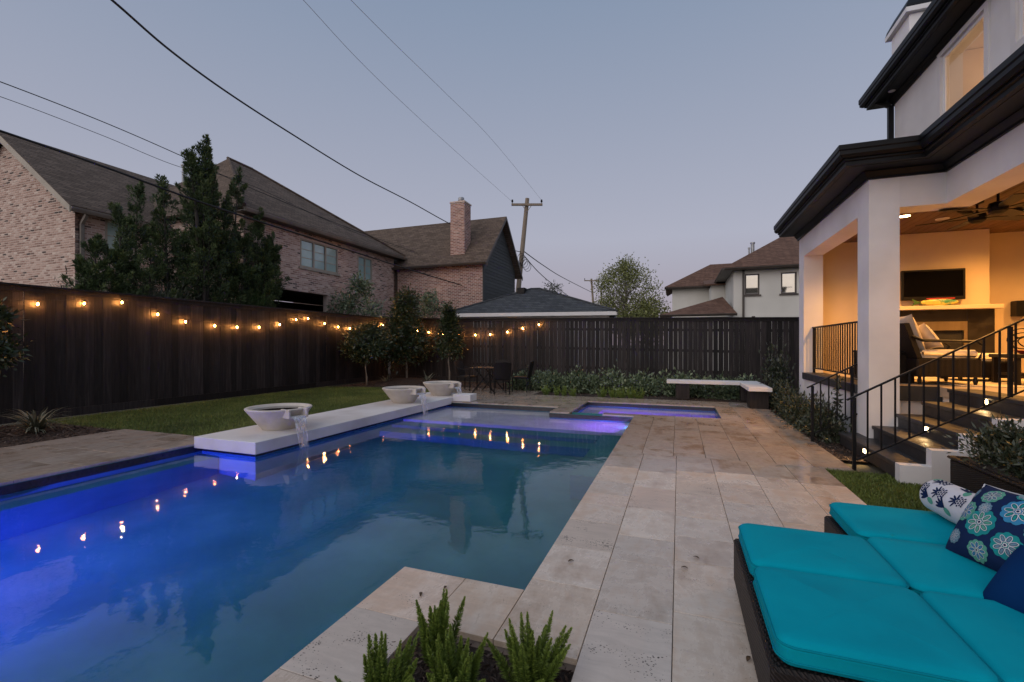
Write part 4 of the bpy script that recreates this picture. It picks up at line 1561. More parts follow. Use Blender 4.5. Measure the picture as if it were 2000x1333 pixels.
def cornice(path, z, o, parent, h=0.24):
    """soffit with stepped crown and a gutter on its lip; path runs with the outside on its left"""
    so = sweep(path, [(0.0, z), (o - 0.16, z), (o - 0.16, z + 0.03), (0.0, z + 0.03)])
    cpart(so, 'soffit', 'dark_trim', parent)
    cr = sweep(path, [(-0.02, z - 0.10), (0.03, z - 0.10), (0.03, z - 0.07), (0.08, z - 0.012), (0.08, z - 0.003), (-0.02, z - 0.003)])
    cpart(cr, 'crown_moulding', 'dark_trim', parent)
    fa = sweep(path, [(o - 0.158, z + 0.004), (o - 0.10, z + 0.004), (o - 0.10, z + 0.05), (o - 0.075, z + 0.06), (o - 0.075, z + h - 0.04), (o - 0.158, z + h - 0.04)])
    cpart(fa, 'fascia', 'dark_trim', parent)
    gu = sweep(path, [(o - 0.073, z + 0.09), (o - 0.045, z + 0.085), (o - 0.012, z + 0.12), (o - 0.012, z + 0.165), (o, z + 0.18), (o, z + h), (o - 0.018, z + h), (o - 0.018, z + 0.19), (o - 0.073, z + 0.19)])
    cpart(gu, 'gutter', 'dark_trim', parent)


# outside is on the left when walking towards -Y on the pool side, then +X on the near side
path_low = [(HX, HY1 + 0.05), (HX, HY0), (HX2, HY0), (HX2, 3.2)]


# offset_path shifts to the left; walking from near to far along the pool side keeps the yard on the left
cornice(path_low[::-1], WTZ + 0.002, 0.46, hs)
# low roof behind the porch cornice
rb = MB()
rb.poly([(HX - 0.40, HY1 + 0.05, 3.90), (HX - 0.40, HY0 - 0.40, 3.90), (3.77, HY0 + 0.9, 4.05), (3.77, HY1 + 0.05, 4.05)], 0.05, (0, 0, 1))
rb.poly([(HX - 0.40, HY0 - 0.40, 3.898), (HX2 - 0.40, HY0 - 0.40, 3.898), (HX2 - 0.40, 3.2, 3.898), (3.77, 3.2, 4.045), (3.77, HY0 + 0.9, 4.045)], 0.05, (0, 0, 1))
cpart(rb, 'porch_roof', 'shingle_grey', hs)

# upper storey
UX, UY1, UZ = 3.77, 10.4, 5.97


def wall_with_holes(axis, c0, c1, a0, a1, z0, z1, holes):
    """wall slab between c0..c1 in its thin axis, spanning a0..a1 along and z0..z1, with rectangular holes (a, a, z, z)"""
    b = MB()
    As = sorted({a0, a1, *[h[0] for h in holes], *[h[1] for h in holes]})
    Zs = sorted({z0, z1, *[h[2] for h in holes], *[h[3] for h in holes]})
    for i in range(len(As) - 1):
        for j in range(len(Zs) - 1):
            ma, mz = (As[i] + As[i + 1]) / 2, (Zs[j] + Zs[j + 1]) / 2
            if any(h[0] < ma < h[1] and h[2] < mz < h[3] for h in holes):
                continue
            if axis == 'X':
                b.box(c0, c1, As[i], As[i + 1], Zs[j], Zs[j + 1])
            else:
                b.box(As[i], As[i + 1], c0, c1, Zs[j], Zs[j + 1])
    return b


w1 = (7.72, 8.78, 4.70, 5.80)
w2 = (6.1, 7.12, 4.95, 5.74)
hp(wall_with_holes('X', UX, UX + 0.25, 3.3, UY1, 3.7, UZ, [w1, w2]), 'upper_wall')
hp(MB().box(UX + 0.251, 8.4, UY1 - 0.25, UY1, 3.7, UZ), 'upper_wall')
hp(MB().box(UX + 0.251, 8.4, 3.3, 3.55, 3.7, UZ), 'upper_wall')
cpart(MB().box(UX + 0.251, 8.4, 3.551, UY1 - 0.251, 3.72, 3.78), 'upper_floor', 'porch_floor', hs)
cpart(MB().box(UX + 0.251, 8.4, 3.551, UY1 - 0.251, 5.90, 5.95), 'upper_ceiling', 'room_wall', hs)
cpart(MB().box(6.6, 6.7, 3.551, UY1 - 0.251, 3.79, 5.89), 'room_partition', 'room_wall', hs)
cpart(MB().box(UX + 0.251, 6.6, 8.9, 9.0, 3.79, 5.89), 'room_partition', 'room_wall', hs)
for k, wn_ in enumerate((w1, w2)):
    ya, yb, za, zb = wn_
    fr = MB()
    fr.box(UX + 0.015, UX + 0.07, ya, ya + 0.05, za, zb).box(UX + 0.015, UX + 0.07, yb - 0.05, yb, za, zb).box(UX + 0.015, UX + 0.07, ya + 0.05, yb - 0.05, za, za + 0.05).box(UX + 0.015, UX + 0.07, ya + 0.05, yb - 0.05, zb - 0.05, zb)
    wo = hp(fr, 'window', 'white_paint')
    g_ = MB().add([(UX + 0.03, ya + 0.051, za + 0.051), (UX + 0.03, ya + 0.051, zb - 0.051), (UX + 0.03, yb - 0.051, zb - 0.051), (UX + 0.03, yb - 0.051, za + 0.051)], [(0, 1, 2, 3)]).build('pane', 'window_glass', wo)
    tr_ = MB()
    tr_.box(UX - 0.025, UX - 0.001, ya - 0.09, ya - 0.001, za - 0.09, zb + 0.09).box(UX - 0.025, UX - 0.001, yb + 0.001, yb + 0.09, za - 0.09, zb + 0.09)
    tr_.box(UX - 0.025, UX - 0.001, ya, yb, zb + 0.001, zb + 0.09)
    tr_.box(UX - 0.05, UX - 0.001, ya, yb, za - 0.09, za - 0.001)
    tr_.build('casing', 'stucco', wo)
rl = hp(MB().lathe([(0.001, 5.885), (0.05, 5.885), (0.055, 5.898)], 4.75, 8.3, 16), 'room_light', 'lamp_glow')
child_at(hs, lamp('room_lamp', 'POINT', (4.75, 8.3, 5.2), 11, (1.0, 0.60, 0.32), None, 0.06))
child_at(hs, lamp('room_lamp', 'POINT', (4.9, 6.6, 5.6), 10, (1.0, 0.62, 0.33), None, 0.06))
cornice([(UX, 2.8), (UX, UY1), (8.4, UY1)], UZ + 0.002, 0.43, hs, 0.26)
ur = MB()  # unseen roof, ridge shaped low so the neighbour's windows reflect open sky
ez, ex, ey = UZ + 0.24, UX - 0.36, UY1 + 0.36
ur.poly([(ex, 2.8, ez), (6.1, 2.8, ez + 0.32), (6.1, ey - 2.7, ez + 0.32), (ex, ey, ez)], 0.05, (0, 0, 1))
ur.poly([(ex, ey, ez), (6.1, ey - 2.7, ez + 0.32), (8.8, ey, ez)], 0.05, (0, 0, 1))
cpart(ur, 'upper_roof', 'shingle_grey', hs)
cpart(MB().lathe([(0.001, UZ - 0.004), (0.05, UZ - 0.004), (0.055, UZ + 0.0)], UX - 0.17, UY1 - 0.35, 14), 'soffit_light', 'sun_disc_grey', hs)
# black downspout at the far corner of the upper wall
ds = MB().box(UX - 0.09, UX - 0.01, UY1 + 0.0, UY1 + 0.08, 4.05, UZ - 0.1)
ds.bar((UX - 0.05, UY1 + 0.04, UZ - 0.1), (UX - 0.26, UY1 + 0.12, UZ + 0.05), 0.08)
hp(ds, 'downspout', 'dark_trim')
# roof lantern showing over the upper eave
P_ = at(1797, 35, 8.9)
rl_ = MB().cbox(P_.x - 0.28, P_.x + 0.5, P_.y - 0.3, P_.y + 0.5, P_.z - 0.75, P_.z - 0.05, 0.02)
rlo = hp(rl_, 'roof_lantern', 'white_paint')
q = MB()
q.box(P_.x - 0.36, P_.x + 0.58, P_.y - 0.38, P_.y + 0.58, P_.z - 0.049, P_.z + 0.04)
q.build('lantern_cornice', 'white_paint', rlo)
q = MB()
cxl, cyl = P_.x + 0.11, P_.y + 0.1
prof = [(0.47, 0.041), (0.45, 0.12), (0.36, 0.30), (0.2, 0.46), (0.05, 0.55)]
vs, fs = [], []
for (r_, dz) in prof:
    for (sx_, sy_) in ((-1, -1), (1, -1), (1, 1), (-1, 1)):
        vs.append((cxl + sx_ * r_, cyl + sy_ * r_, P_.z + dz))
for i in range(len(prof) - 1):
    for k in range(4):
        k2 = (k + 1) % 4
        fs.append((4 * i + k, 4 * i + k2, 4 * i + 4 + k2, 4 * i + 4 + k))
fs.append((16, 17, 18, 19))
q.add(vs, fs)
q.build('lantern_roof', 'dark_trim', rlo)

# fireplace
FY = 10.42
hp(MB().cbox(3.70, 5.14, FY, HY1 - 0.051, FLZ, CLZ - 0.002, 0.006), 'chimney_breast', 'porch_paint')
hp(MB().cbox(3.62, 5.22, FY - 0.22, FY - 0.001, 2.03, 2.10, 0.006), 'mantel', 'porch_paint')
fs_ = MB()
fs_.cbox(3.66, 4.02, FY - 0.06, FY - 0.001, FLZ, 2.028, 0.004).cbox(4.80, 5.18, FY - 0.06, FY - 0.001, FLZ, 2.028, 0.004).cbox(4.0205, 4.7995, FY - 0.06, FY - 0.001, 1.82, 2.028, 0.004).cbox(4.0205, 4.7995, FY - 0.06, FY - 0.001, FLZ, 1.02, 0.004)
fso = hp(fs_, 'fireplace_surround', 'hearth_stone')
f2 = MB()
f2.box(4.021, 4.07, FY - 0.075, FY - 0.02, 1.021, 1.819).box(4.75, 4.799, FY - 0.075, FY - 0.02, 1.021, 1.819).box(4.071, 4.749, FY - 0.075, FY - 0.02, 1.66, 1.819)
f2.build('steel_frame', 'brass_steel', fso)
MB().box(4.071, 4.749, FY - 0.03, FY - 0.02, 1.021, 1.659).build('firebox', 'soot', fso)
hp(MB().box(3.5, 5.3, FY - 0.62, FY - 0.061, FLZ, FLZ + 0.09), 'hearth', 'hearth_stone')

# recessed lights in the porch ceiling
for i, (x, y, on) in enumerate(((3.37, 8.95, 1), (4.95, 9.3, 1), (6.4, 9.3, 1), (6.0, 6.8, 1), (4.4, 6.6, 1), (4.02, 9.35, 0))):
    o = hp(MB().lathe([(0.075, CLZ - 0.006), (0.09, CLZ - 0.006), (0.09, CLZ - 0.001), (0.075, CLZ - 0.001)], x, y, 20), 'downlight_ring', 'brass_steel' if on else 'white_paint')
    MB().lathe([(0.001, CLZ - 0.004), (0.074, CLZ - 0.004)], x, y, 20).build('lens', 'downlight_glow' if on else 'sun_disc_grey', o)
    if on:
        child_at(hs, lamp('porch_lamp', 'SPOT', (x, y, CLZ - 0.03), 350 if i == 0 else 215, (1.0, 0.45, 0.10), None, 0.07, (0, 0, -1), R(150), 0.8))

# ================================================================== PORCH STEPS AND RAILINGS
st = thing('porch_steps', 'dark stone porch steps with white stucco sides and small riser lights', 'steps', (2.6, 6.6, 0))
noses = [(2.12, 0.17), (2.38, 0.34), (2.64, 0.51), (2.90, 0.68), (3.16, 0.85)]
SY0, SY1 = 5.86, 7.64
for i, (x, z) in enumerate(noses):
    y1 = HY0 - 0.002 if x > 2.3 else SY1
    xe = HX2 + 0.02
    cpart(MB().box(x + 0.035, xe + 0.25, SY0 + 0.02, y1 - 0.01, z - 0.17, z - 0.045), 'step_core', 'stucco', st)
    xe2 = noses[i + 1][0] + 0.03 if i < 4 else x + 0.30
    cpart(MB().cbox(x, xe2, SY0 + 0.014, y1, z - 0.044, z + 0.0015, 0.005), 'tread', 'bluestone_tread', st)
    cpart(MB().box(x + 0.012, (noses[i + 1][0] + 0.0119) if i < 4 else x + 0.30, SY0 - 0.10, SY0 + 0.0135, -0.03, z - 0.002), 'cheek_wall', 'stucco', st)
    cpart(MB().box(x + 0.018, x + 0.034, SY0 + 0.018, y1 - 0.012, z - 0.168, z - 0.0445), 'riser', 'bluestone', st)
for (x, y, z) in ((3.16, 6.49, 0.775), (2.64, 6.49, 0.44), (2.12, 6.69, 0.105)):
    fx = cpart(MB().cbox(x + 0.006, x + 0.0175, y - 0.045, y + 0.045, z - 0.032, z + 0.032, 0.002), 'step_light', 'galvanised', st)
    MB().box(x + 0.002, x + 0.0058, y - 0.03, y + 0.03, z - 0.02, z + 0.02).build('lens', 'step_glow', fx)
    child_at(st, lamp('step_lamp', 'SPOT', (x - 0.005, y, z), 3.2, (1.0, 0.62, 0.26), None, 0.03, (-0.6, 0, -0.8), R(130), 0.7))


def stair_rail(name, label, y, x0, x1, zb0, zt0, slope, n, post_at):
    root = thing(name, label, 'railing', (x0, y, 0))

    def zt(x):
        return zt0 + slope * (x - x0)
    cpart(MB().bar((x0 - 0.07, y, zt(x0 - 0.07)), (x1 + 0.02, y, zt(x1 + 0.02)), 0.034, 0.016), 'handrail', 'black_metal', root)
    cpart(MB().bar((x0 + 0.022, y, zb0 + 0.10), (x1, y, zb0 + 0.10 + slope * (x1 - x0 - 0.02)), 0.016, 0.016), 'bottom_rail', 'black_metal', root)
    for (px, pz0) in post_at:
        cpart(MB().cbox(px - 0.017, px + 0.017, y - 0.017, y + 0.017, pz0, zt(px) - 0.012, 0.003), 'post', 'black_metal', root)
    for k in range(1, n):
        x = x0 + (x1 - x0) * k / n
        if any(abs(x - p[0]) < 0.03 for p in post_at):
            continue
        cpart(MB().box(x - 0.0075, x + 0.0075, y - 0.0075, y + 0.0075, zb0 + 0.10 + slope * (x - x0) - 0.005, zt(x) - 0.008), 'baluster', 'black_metal', root)
    return root


SL = 0.585
stair_rail('stair_railing', 'black metal stair railing on the near side of the porch steps', 6.16, 1.86, 3.62, 0.0, 0.815, SL, 14, [(1.86, -0.02), (3.20, 0.86)])
stair_rail('stair_railing', 'short black metal stair railing beside the porch column on the far side', 7.70, 1.82, 2.42, 0.02, 0.815, SL, 6, [(1.82, -0.02), (2.30, 0.0)])
# balustrade in the pool-side opening
bl = thing('balustrade', 'black metal balustrade in the porch side opening', 'railing', (HX + 0.16, 9.1, FLZ))
yb0, yb1 = HY0 + 0.41, 10.57
cpart(MB().box(HX + 0.14, HX + 0.18, yb0, yb1, FLZ + 0.88, FLZ + 0.905), 'top_rail', 'black_metal', bl)
cpart(MB().box(HX + 0.148, HX + 0.172, yb0, yb1, FLZ + 0.08, FLZ + 0.10), 'bottom_rail', 'black_metal', bl)
nbal = 26
for k in range(nbal):
    y = yb0 + (yb1 - yb0) * (k + 0.5) / nbal
    w_ = 0.02 if k in (nbal - 1, 0) else 0.008
    cpart(MB().box(HX + 0.16 - w_, HX + 0.16 + w_, y - w_, y + w_, FLZ + (0.002 if w_ > 0.01 else 0.101), FLZ + 0.8795), 'post' if w_ > 0.01 else 'baluster', 'black_metal', bl)

# ================================================================== THINGS ON THE PORCH
tv = thing('television', 'black flat television on the chimney breast above the mantel', 'television', (4.3, FY - 0.08, 2.2))
cpart(MB().cbox(3.84, 4.76, FY - 0.11, FY - 0.05, 2.21, 2.76, 0.008), 'casing', 'plastic_black', tv)
cpart(MB().box(3.875, 4.725, FY - 0.114, FY - 0.1105, 2.275, 2.73), 'screen', 'screen_black', tv)
cpart(MB().box(4.15, 4.45, FY - 0.049, FY - 0.002, 2.35, 2.6), 'wall_bracket', 'plastic_black', tv)
fi = thing('fish_platter', 'yellow and green fish-shaped platter on the mantel under the television', 'ornament', (4.35, FY - 0.12, 2.10))
b = MB().ball((4.38, FY - 0.12, 2.165), 0.28, 0.03, 0.062, 18, 10)
cpart(b, 'body', 'fish_yellow', fi, smooth=True)
cpart(MB().poly([(4.12, FY - 0.12, 2.165), (3.98, FY - 0.12, 2.235), (4.02, FY - 0.12, 2.165), (3.98, FY - 0.12, 2.105)], 0.02, (0, 1, 0)), 'tail', 'leaf_banana', fi)
cpart(MB().box(4.2, 4.6, FY - 0.135, FY - 0.105, 2.222, 2.242), 'fin', 'fabric_red', fi)
rug = thing('porch_rug', 'pale rug on the porch floor under the armchair', 'rug', (4.6, 8.4, FLZ))
cpart(MB().cbox(3.5, 6.4, 7.7, 9.6, FLZ, FLZ + 0.012, 0.004), 'pile', 'rug', rug)


def armchair(label, x, y, rz, name='wicker_armchair'):
    """local: seat opens to +X; base on z = 0"""
    a = thing(name, label, 'armchair', (x, y, FLZ + 0.012), 'dark wicker porch furniture', rz)
    MB().cbox(-0.36, 0.36, -0.36, 0.36, 0.10, 0.36, 0.02).build('seat_base', 'wicker_black', a)
    for (sx, sy) in ((-1, -1), (1, -1), (1, 1), (-1, 1)):
        MB().lathe([(0.016, 0.0), (0.026, 0.04), (0.018, 0.10)], sx * 0.31, sy * 0.31, 10, True).build('leg', 'plastic_black', a)
    q = MB().add([(-0.36, -0.36, 0.36), (-0.30, -0.36, 0.36), (-0.44, -0.34, 0.84), (-0.50, -0.34, 0.84), (-0.36, 0.36, 0.36), (-0.30, 0.36, 0.36), (-0.44, 0.34, 0.84), (-0.50, 0.34, 0.84)],
                 [(0, 1, 2, 3), (7, 6, 5, 4), (0, 4, 5, 1), (1, 5, 6, 2), (2, 6, 7, 3), (3, 7, 4, 0)])
    q.build('back_frame', 'wicker_black', a)
    for s in (-1, 1):
        MB().tube([(-0.42, s * 0.35, 0.66), (-0.30, s * 0.355, 0.60), (0.05, s * 0.36, 0.585), (0.30, s * 0.36, 0.58), (0.37, s * 0.36, 0.52), (0.33, s * 0.355, 0.36)], 0.02, 8).build('arm', 'plastic_black', a)
    sc = MB().cbox(-0.29, 0.35, -0.31, 0.31, 0.361, 0.47, 0.03)
    sc.build('seat_cushion', 'cushion_cream', a, True)
    pb2, _ = pillow_mesh(0.27, 0.15, 10)
    o = pb2.build('back_cushion', 'cushion_cream', a, True)
    place_leaning(o, (-0.30, 0.0, 0.71), (0.93, 0, 0.30), (-0.3, 0, 0.95))
    o = pillow_mesh(0.20, 0.13, 10)[0].build('loose_pillow', 'cushion_cream', a, True)
    place_leaning(o, (-0.08, 0.0, 0.655), (0.85, 0.0, 0.5), (-0.5, 0.12, 0.85))
    return a


armchair('dark wicker armchair with cream cushions beside the porch column', 3.40, 8.15, R(4))
armchair('dark wicker armchair at the far right of the porch behind the railing', 5.35, 8.3, R(188))
ot = thing('wicker_ottoman', 'low dark wicker ottoman with striped cream cushion in front of the fireplace', 'ottoman', (4.25, 8.95, FLZ + 0.012), 'dark wicker porch furniture')
MB().cbox(-0.35, 0.35, -0.3, 0.3, 0.06, 0.30, 0.02).build('base', 'wicker_black', ot)
MB().cbox(-0.34, 0.34, -0.29, 0.29, 0.301, 0.41, 0.03).build('cushion', 'cushion_cream', ot, True)
for (sx, sy) in ((-1, -1), (1, -1), (1, 1), (-1, 1)):
    MB().box(sx * 0.3 - 0.02, sx * 0.3 + 0.02, sy * 0.25 - 0.02, sy * 0.25 + 0.02, 0, 0.06).build('leg', 'plastic_black', ot)
tb = thing('coffee_table', 'dark wicker coffee table between the porch seats', 'table', (4.55, 8.25, FLZ + 0.012))
MB().cbox(-0.36, 0.36, -0.28, 0.28, 0.36, 0.41, 0.008).build('table_top', 'wicker_black', tb)
for (sx, sy) in ((-1, -1), (1, -1), (1, 1), (-1, 1)):
    MB().box(sx * 0.31 - 0.025, sx * 0.31 + 0.025, sy * 0.23 - 0.025, sy * 0.23 + 0.025, 0, 0.36).build('leg', 'wicker_black', tb)
MB().box(-0.3, 0.3, -0.22, 0.22, 0.12, 0.15).build('shelf', 'wicker_black', tb)
ty = thing('serving_tray', 'shallow red tray on the coffee table', 'tray', (4.62, 8.25, FLZ + 0.423))
MB().lathe([(0.001, 0.0), (0.20, 0.0), (0.27, 0.05), (0.275, 0.05), (0.21, 0.012), (0.001, 0.012)], n=28).build('dish', 'fabric_red', ty)
sc_ = thing('iron_sculpture', 'scrolled wrought iron ornament standing right of the fireplace', 'ornament', (5.55, 10.3, FLZ))
q = MB()
for (r_, cz, cx_) in ((0.20, 0.62, 0.0), (0.13, 0.60, 0.06), (0.24, 0.55, 0.12), (0.11, 0.75, -0.05)):
    q.tube([(cx_ + r_ * math.cos(t_) * 1.2, 0.02 * math.sin(3 * t_), cz + r_ * 0.7 * math.sin(t_)) for t_ in [2 * math.pi * k / 20 for k in range(21)]], 0.010, 6, False)
q.tube([(0, 0, 0), (0, 0, 0.5)], 0.012, 6).lathe([(0.001, 0.0), (0.12, 0.0), (0.12, 0.015), (0.01, 0.02)], n=16)
q.build('scroll', 'black_metal', sc_)
sk = thing('wall_speaker', 'small dark speaker fixed to the porch back wall', 'speaker', (5.75, HY1 - 0.15, 2.05))
MB().cbox(-0.09, 0.09, -0.08, 0.099, -0.14, 0.14, 0.01).build('cabinet', 'plastic_black', sk)
MB().box(-0.075, 0.075, -0.084, -0.081, -0.125, 0.125).build('grille', 'black_metal', sk)
gr = thing('storage_box', 'dark box standing on the porch behind the balustrade', 'box', (2.95, 8.6, FLZ))
MB().cbox(-0.2, 0.2, -0.55, 0.55, 0.0, 0.42, 0.01).build('body', 'wicker_black', gr)
MB().cbox(-0.22, 0.22, -0.57, 0.57, 0.4205, 0.46, 0.01).build('lid', 'plastic_black', gr)


def ceiling_fan(label, x, y, drop, rot):
    f_ = thing('ceiling_fan', label, 'ceiling fan', (x, y, CLZ), 'ceiling fans on the porch')
    MB().lathe([(0.075, -0.001), (0.07, -0.04), (0.02, -0.06), (0.014, -0.06), (0.014, -drop + 0.10)], n=20).build('rod', 'black_metal', f_)
    MB().lathe([(0.014, -drop + 0.10), (0.085, -drop + 0.08), (0.10, -drop + 0.03), (0.09, -drop - 0.03), (0.05, -drop - 0.06), (0.001, -drop - 0.065)], n=20).build('motor', 'black_metal', f_)
    for k in range(5):
        a = rot + 2 * math.pi * k / 5
        q = MB().add([(0.10, -0.03, 0), (0.2, -0.06, 0.008), (0.62, -0.075, 0.012), (0.66, 0, 0), (0.62, 0.075, -0.012), (0.2, 0.06, -0.008), (0.10, 0.03, 0)] +
                     [(0.10, -0.03, 0.01), (0.2, -0.06, 0.018), (0.62, -0.075, 0.022), (0.66, 0, 0.01), (0.62, 0.075, -0.002), (0.2, 0.06, 0.002), (0.10, 0.03, 0.01)],
                     [(6, 5, 4, 3, 2, 1, 0), (7, 8, 9, 10, 11, 12, 13)] + [(i, (i + 1) % 7, 7 + (i + 1) % 7, 7 + i) for i in range(7)])
        o = q.build('blade', 'plastic_black', f_)
        o.location = (0, 0, -drop + 0.005)
        o.rotation_euler = (0, 0, a)
    return f_


ceiling_fan('dark ceiling fan near the fireplace, farther of the two', 3.98, 8.35, 0.26, 0.3)
ceiling_fan('dark ceiling fan at the right edge, nearer of the two', 3.86, 7.66, 0.30, 0.8)

# wicker planter with a shrub, right of the steps
pt = thing('wicker_planter', 'long dark wicker planter box on the grass by the steps', 'planter', (2.6, 4.6, 0))
cpart(MB().cbox(2.33, 2.85, 3.4, 5.3, -0.02, 0.36, 0.012), 'box', 'wicker_dark', pt)
cpart(MB().cbox(2.315, 2.865, 3.385, 5.315, 0.3605, 0.385, 0.008), 'rim', 'wicker_dark', pt)
cpart(MB().box(2.36, 2.82, 3.43, 5.27, 0.386, 0.39), 'soil', 'mulch_ground', pt)

# ================================================================== PLANTS
def shrub(name, label, cat, x, y, z, rx, ry, rz_, n, ln, wd, mat, group=None, clumps=26, upb=0.35, stems=5):
    root = thing(name, label, cat, (x, y, z), group)
    cc = unit(RNG.normal(size=(clumps, 3)))
    cc[:, 2] = np.abs(cc[:, 2]) * 0.9 + 0.0
    rad = RNG.uniform(0.35, 0.95, (clumps, 1))
    cc = cc * rad * np.array([rx, ry, rz_]) + np.array([0, 0, 0.10 * rz_])
    idx = RNG.integers(0, clumps, n)
    off = RNG.normal(size=(n, 3)) * np.array([rx, ry, rz_]) * 0.17
    P = cc[idx] + off
    P[:, 2] = np.abs(P[:, 2])
    d = off + RNG.normal(size=(n, 3)) * 0.05 + np.array([0, 0, upb * 0.12])
    rnd = np.clip(RNG.normal(0.42, 0.2, n) + (RNG.random(clumps)[idx] - 0.5) * 0.35, 0, 1)
    Q = leaf_quads(P, d, RNG.uniform(ln * 0.6, ln * 1.3, n), RNG.uniform(wd * 0.7, wd * 1.2, n))
    quads('foliage', Q, rnd, mat, root)
    b = MB()
    for k in range(stems):
        a = random.uniform(0, 6.28)
        e = cc[random.randrange(clumps)]
        b.tube([(0.05 * math.cos(a), 0.05 * math.sin(a), -0.03), (e[0] * 0.5, e[1] * 0.5, e[2] * 0.6), tuple(e)], [0.012, 0.008, 0.003], 5)
    b.build('stems', 'bark', root)
    return root


def tree(name, label, x, y, h, trunk_h, crown, n, ln, wd, mat, trunk_r=0.04, group=None, clumps=60, lean=(0, 0), spread=0.16, bare=0.0, zb=-0.03, shape=None):
    """trunk with limbs and a crown of leaf clumps; crown = (rx, ry, z0, z1)"""
    root = thing(name, label, 'tree', (x, y, zb), group)
    rx, ry, z0, z1 = crown
    b = MB()
    top = Vector((lean[0], lean[1], z1 * 0.92))
    pts = []
    for k in range(7):
        t = k / 6
        pts.append(Vector((top.x * t + 0.02 * math.sin(k * 2.1), top.y * t + 0.02 * math.cos(k * 1.7), top.z * t)))
    b.tube(pts, [trunk_r * (1 - 0.8 * k / 6) for k in range(7)], 8)
    cc = []
    for k in range(clumps):
        t = random.random()
        zz = z0 + (z1 - z0) * t
        w = shape(t) if shape else math.sin(math.pi * min(1, 0.12 + 0.88 * t)) ** 0.6
        a = random.uniform(0, 2 * math.pi)
        r_ = math.sqrt(random.uniform(0.1, 1.0))
        c_ = Vector((rx * w * r_ * math.cos(a) + lean[0] * zz / max(z1, .1), ry * w * r_ * math.sin(a) + lean[1] * zz / max(z1, .1), zz))
        cc.append(c_)
        tz = max(trunk_h * 0.9, zz - 0.5 * (abs(c_.x) + abs(c_.y)) - 0.1 * (z1 - z0))
        f_ = min(0.99, tz / max(top.z, 0.1))
        s_ = Vector((top.x * f_, top.y * f_, tz))
        r0 = trunk_r * (0.5 - 0.3 * f_)
        b.tube([s_, (s_ + c_) / 2 + Vector((0, 0, -0.03 * (z1 - z0) * random.random())), c_], [r0, r0 * 0.6, r0 * 0.2], 5, False)
    b.build('trunk', 'bark', root, True)
    cc = np.array([tuple(c_) for c_ in cc])
    idx = RNG.integers(0, clumps, n)
    sc = np.array([rx, ry, (z1 - z0) * 0.5])
    off = RNG.normal(size=(n, 3)) * sc * spread
    P = cc[idx] + off
    d = off / sc + RNG.normal(size=(n, 3)) * 0.12 + np.array([0, 0, 0.03])
    tone = RNG.random(clumps)[idx]
    rnd = np.clip(0.25 + 0.45 * tone + RNG.normal(0, 0.16, n), 0, 1)
    Q = leaf_quads(P, d, RNG.uniform(ln * 0.6, ln * 1.3, n), RNG.uniform(wd * 0.7, wd * 1.2, n))
    quads('crown', Q, rnd, mat, root)
    return root


# three small magnolias in the corner
cone = lambda t: (1.0 - 0.92 * t) * min(1, 0.35 + 6 * t)
tree('magnolia_tree', 'small round-headed tree with thin pale trunk, left of the three by the fence corner', -10.35, 13.3, 2.6, 1.15, (0.70, 0.6, 1.0, 2.02), 4800, 0.12, 0.05, 'leaf_magnolia', 0.035, 'small trees in the fence corner', 60, spread=0.19)
tree('magnolia_tree', 'tallest cone-shaped small tree, middle of the three by the fence corner', -9.75, 14.9, 3.4, 0.95, (0.95, 0.8, 0.82, 3.05), 7600, 0.13, 0.055, 'leaf_magnolia', 0.04, 'small trees in the fence corner', 80, spread=0.17, zb=0.10,
     shape=lambda t: (1 - 0.80 * t))
tree('magnolia_tree', 'slim pointed small tree behind the dining table', -7.95, 14.95, 3.3, 1.15, (0.55, 0.46, 1.10, 2.7), 4200, 0.12, 0.05, 'leaf_magnolia', 0.035, 'small trees in the fence corner', 60, spread=0.17, shape=lambda t: (1 - 0.9 * t))
tree('magnolia_tree', 'leafy small tree cut off by the left edge of the picture', -10.75, 4.02, 2.2, 0.9, (0.34, 0.36, 1.15, 2.1), 1600, 0.10, 0.05, 'leaf_magnolia', 0.03, None, 26, spread=0.2)
# leafy saplings just beyond the fences
tree('young_tree', 'open leafy sapling beyond the left fence in front of pale brick wall', -12.2, 15.2, 4.4, 1.8, (1.0, 1.0, 1.6, 3.9), 2400, 0.15, 0.07, 'leaf_hedge', 0.03, None, 34, spread=0.14)
tree('young_tree', 'thin leafy sapling beyond the back fence in front of the red brick wall', -10.4, 17.6, 3.9, 1.6, (1.2, 0.8, 1.8, 3.6), 1800, 0.14, 0.06, 'leaf_hedge', 0.03, None, 34, spread=0.14)

# twisted juniper beyond the left fence: each spire is a flame of upswept scale leaves
jn = thing('juniper_tree', 'large dark juniper with many ragged pointed spires beyond the left fence', 'tree', (-13.0, 9.3, -0.07))
spires = [((397, 268), (398, 600), 1.15), ((370, 305), (385, 430), 0.34), ((268, 372), (262, 600), 0.66), ((318, 362), (330, 600), 0.95), ((466, 348), (450, 560), 0.62), ((441, 395), (430, 540), 0.5), ((232, 405), (240, 600), 0.6),
          ((184, 478), (192, 600), 0.42), ((505, 425), (500, 610), 0.85), ((533, 468), (515, 590), 0.60), ((212, 500), (225, 610), 0.42), ((412, 465), (400, 620), 1.5), ((295, 490), (290, 620), 1.2), ((352, 475), (360, 620), 1.3), ((460, 470), (455, 620), 1.2),
          ((165, 525), (170, 610), 0.4), ((490, 480), (488, 620), 1.0), ((520, 480), (510, 620), 1.1), ((478, 470), (470, 620), 1.0), ((540, 490), (525, 600), 0.6), ((430, 470), (430, 620), 1.2), ((404, 300), (400, 520), 0.8), ((385, 340), (395, 520), 0.9), ((415, 350), (405, 520), 0.8)]
JQ, JR = [], []
jt = MB()
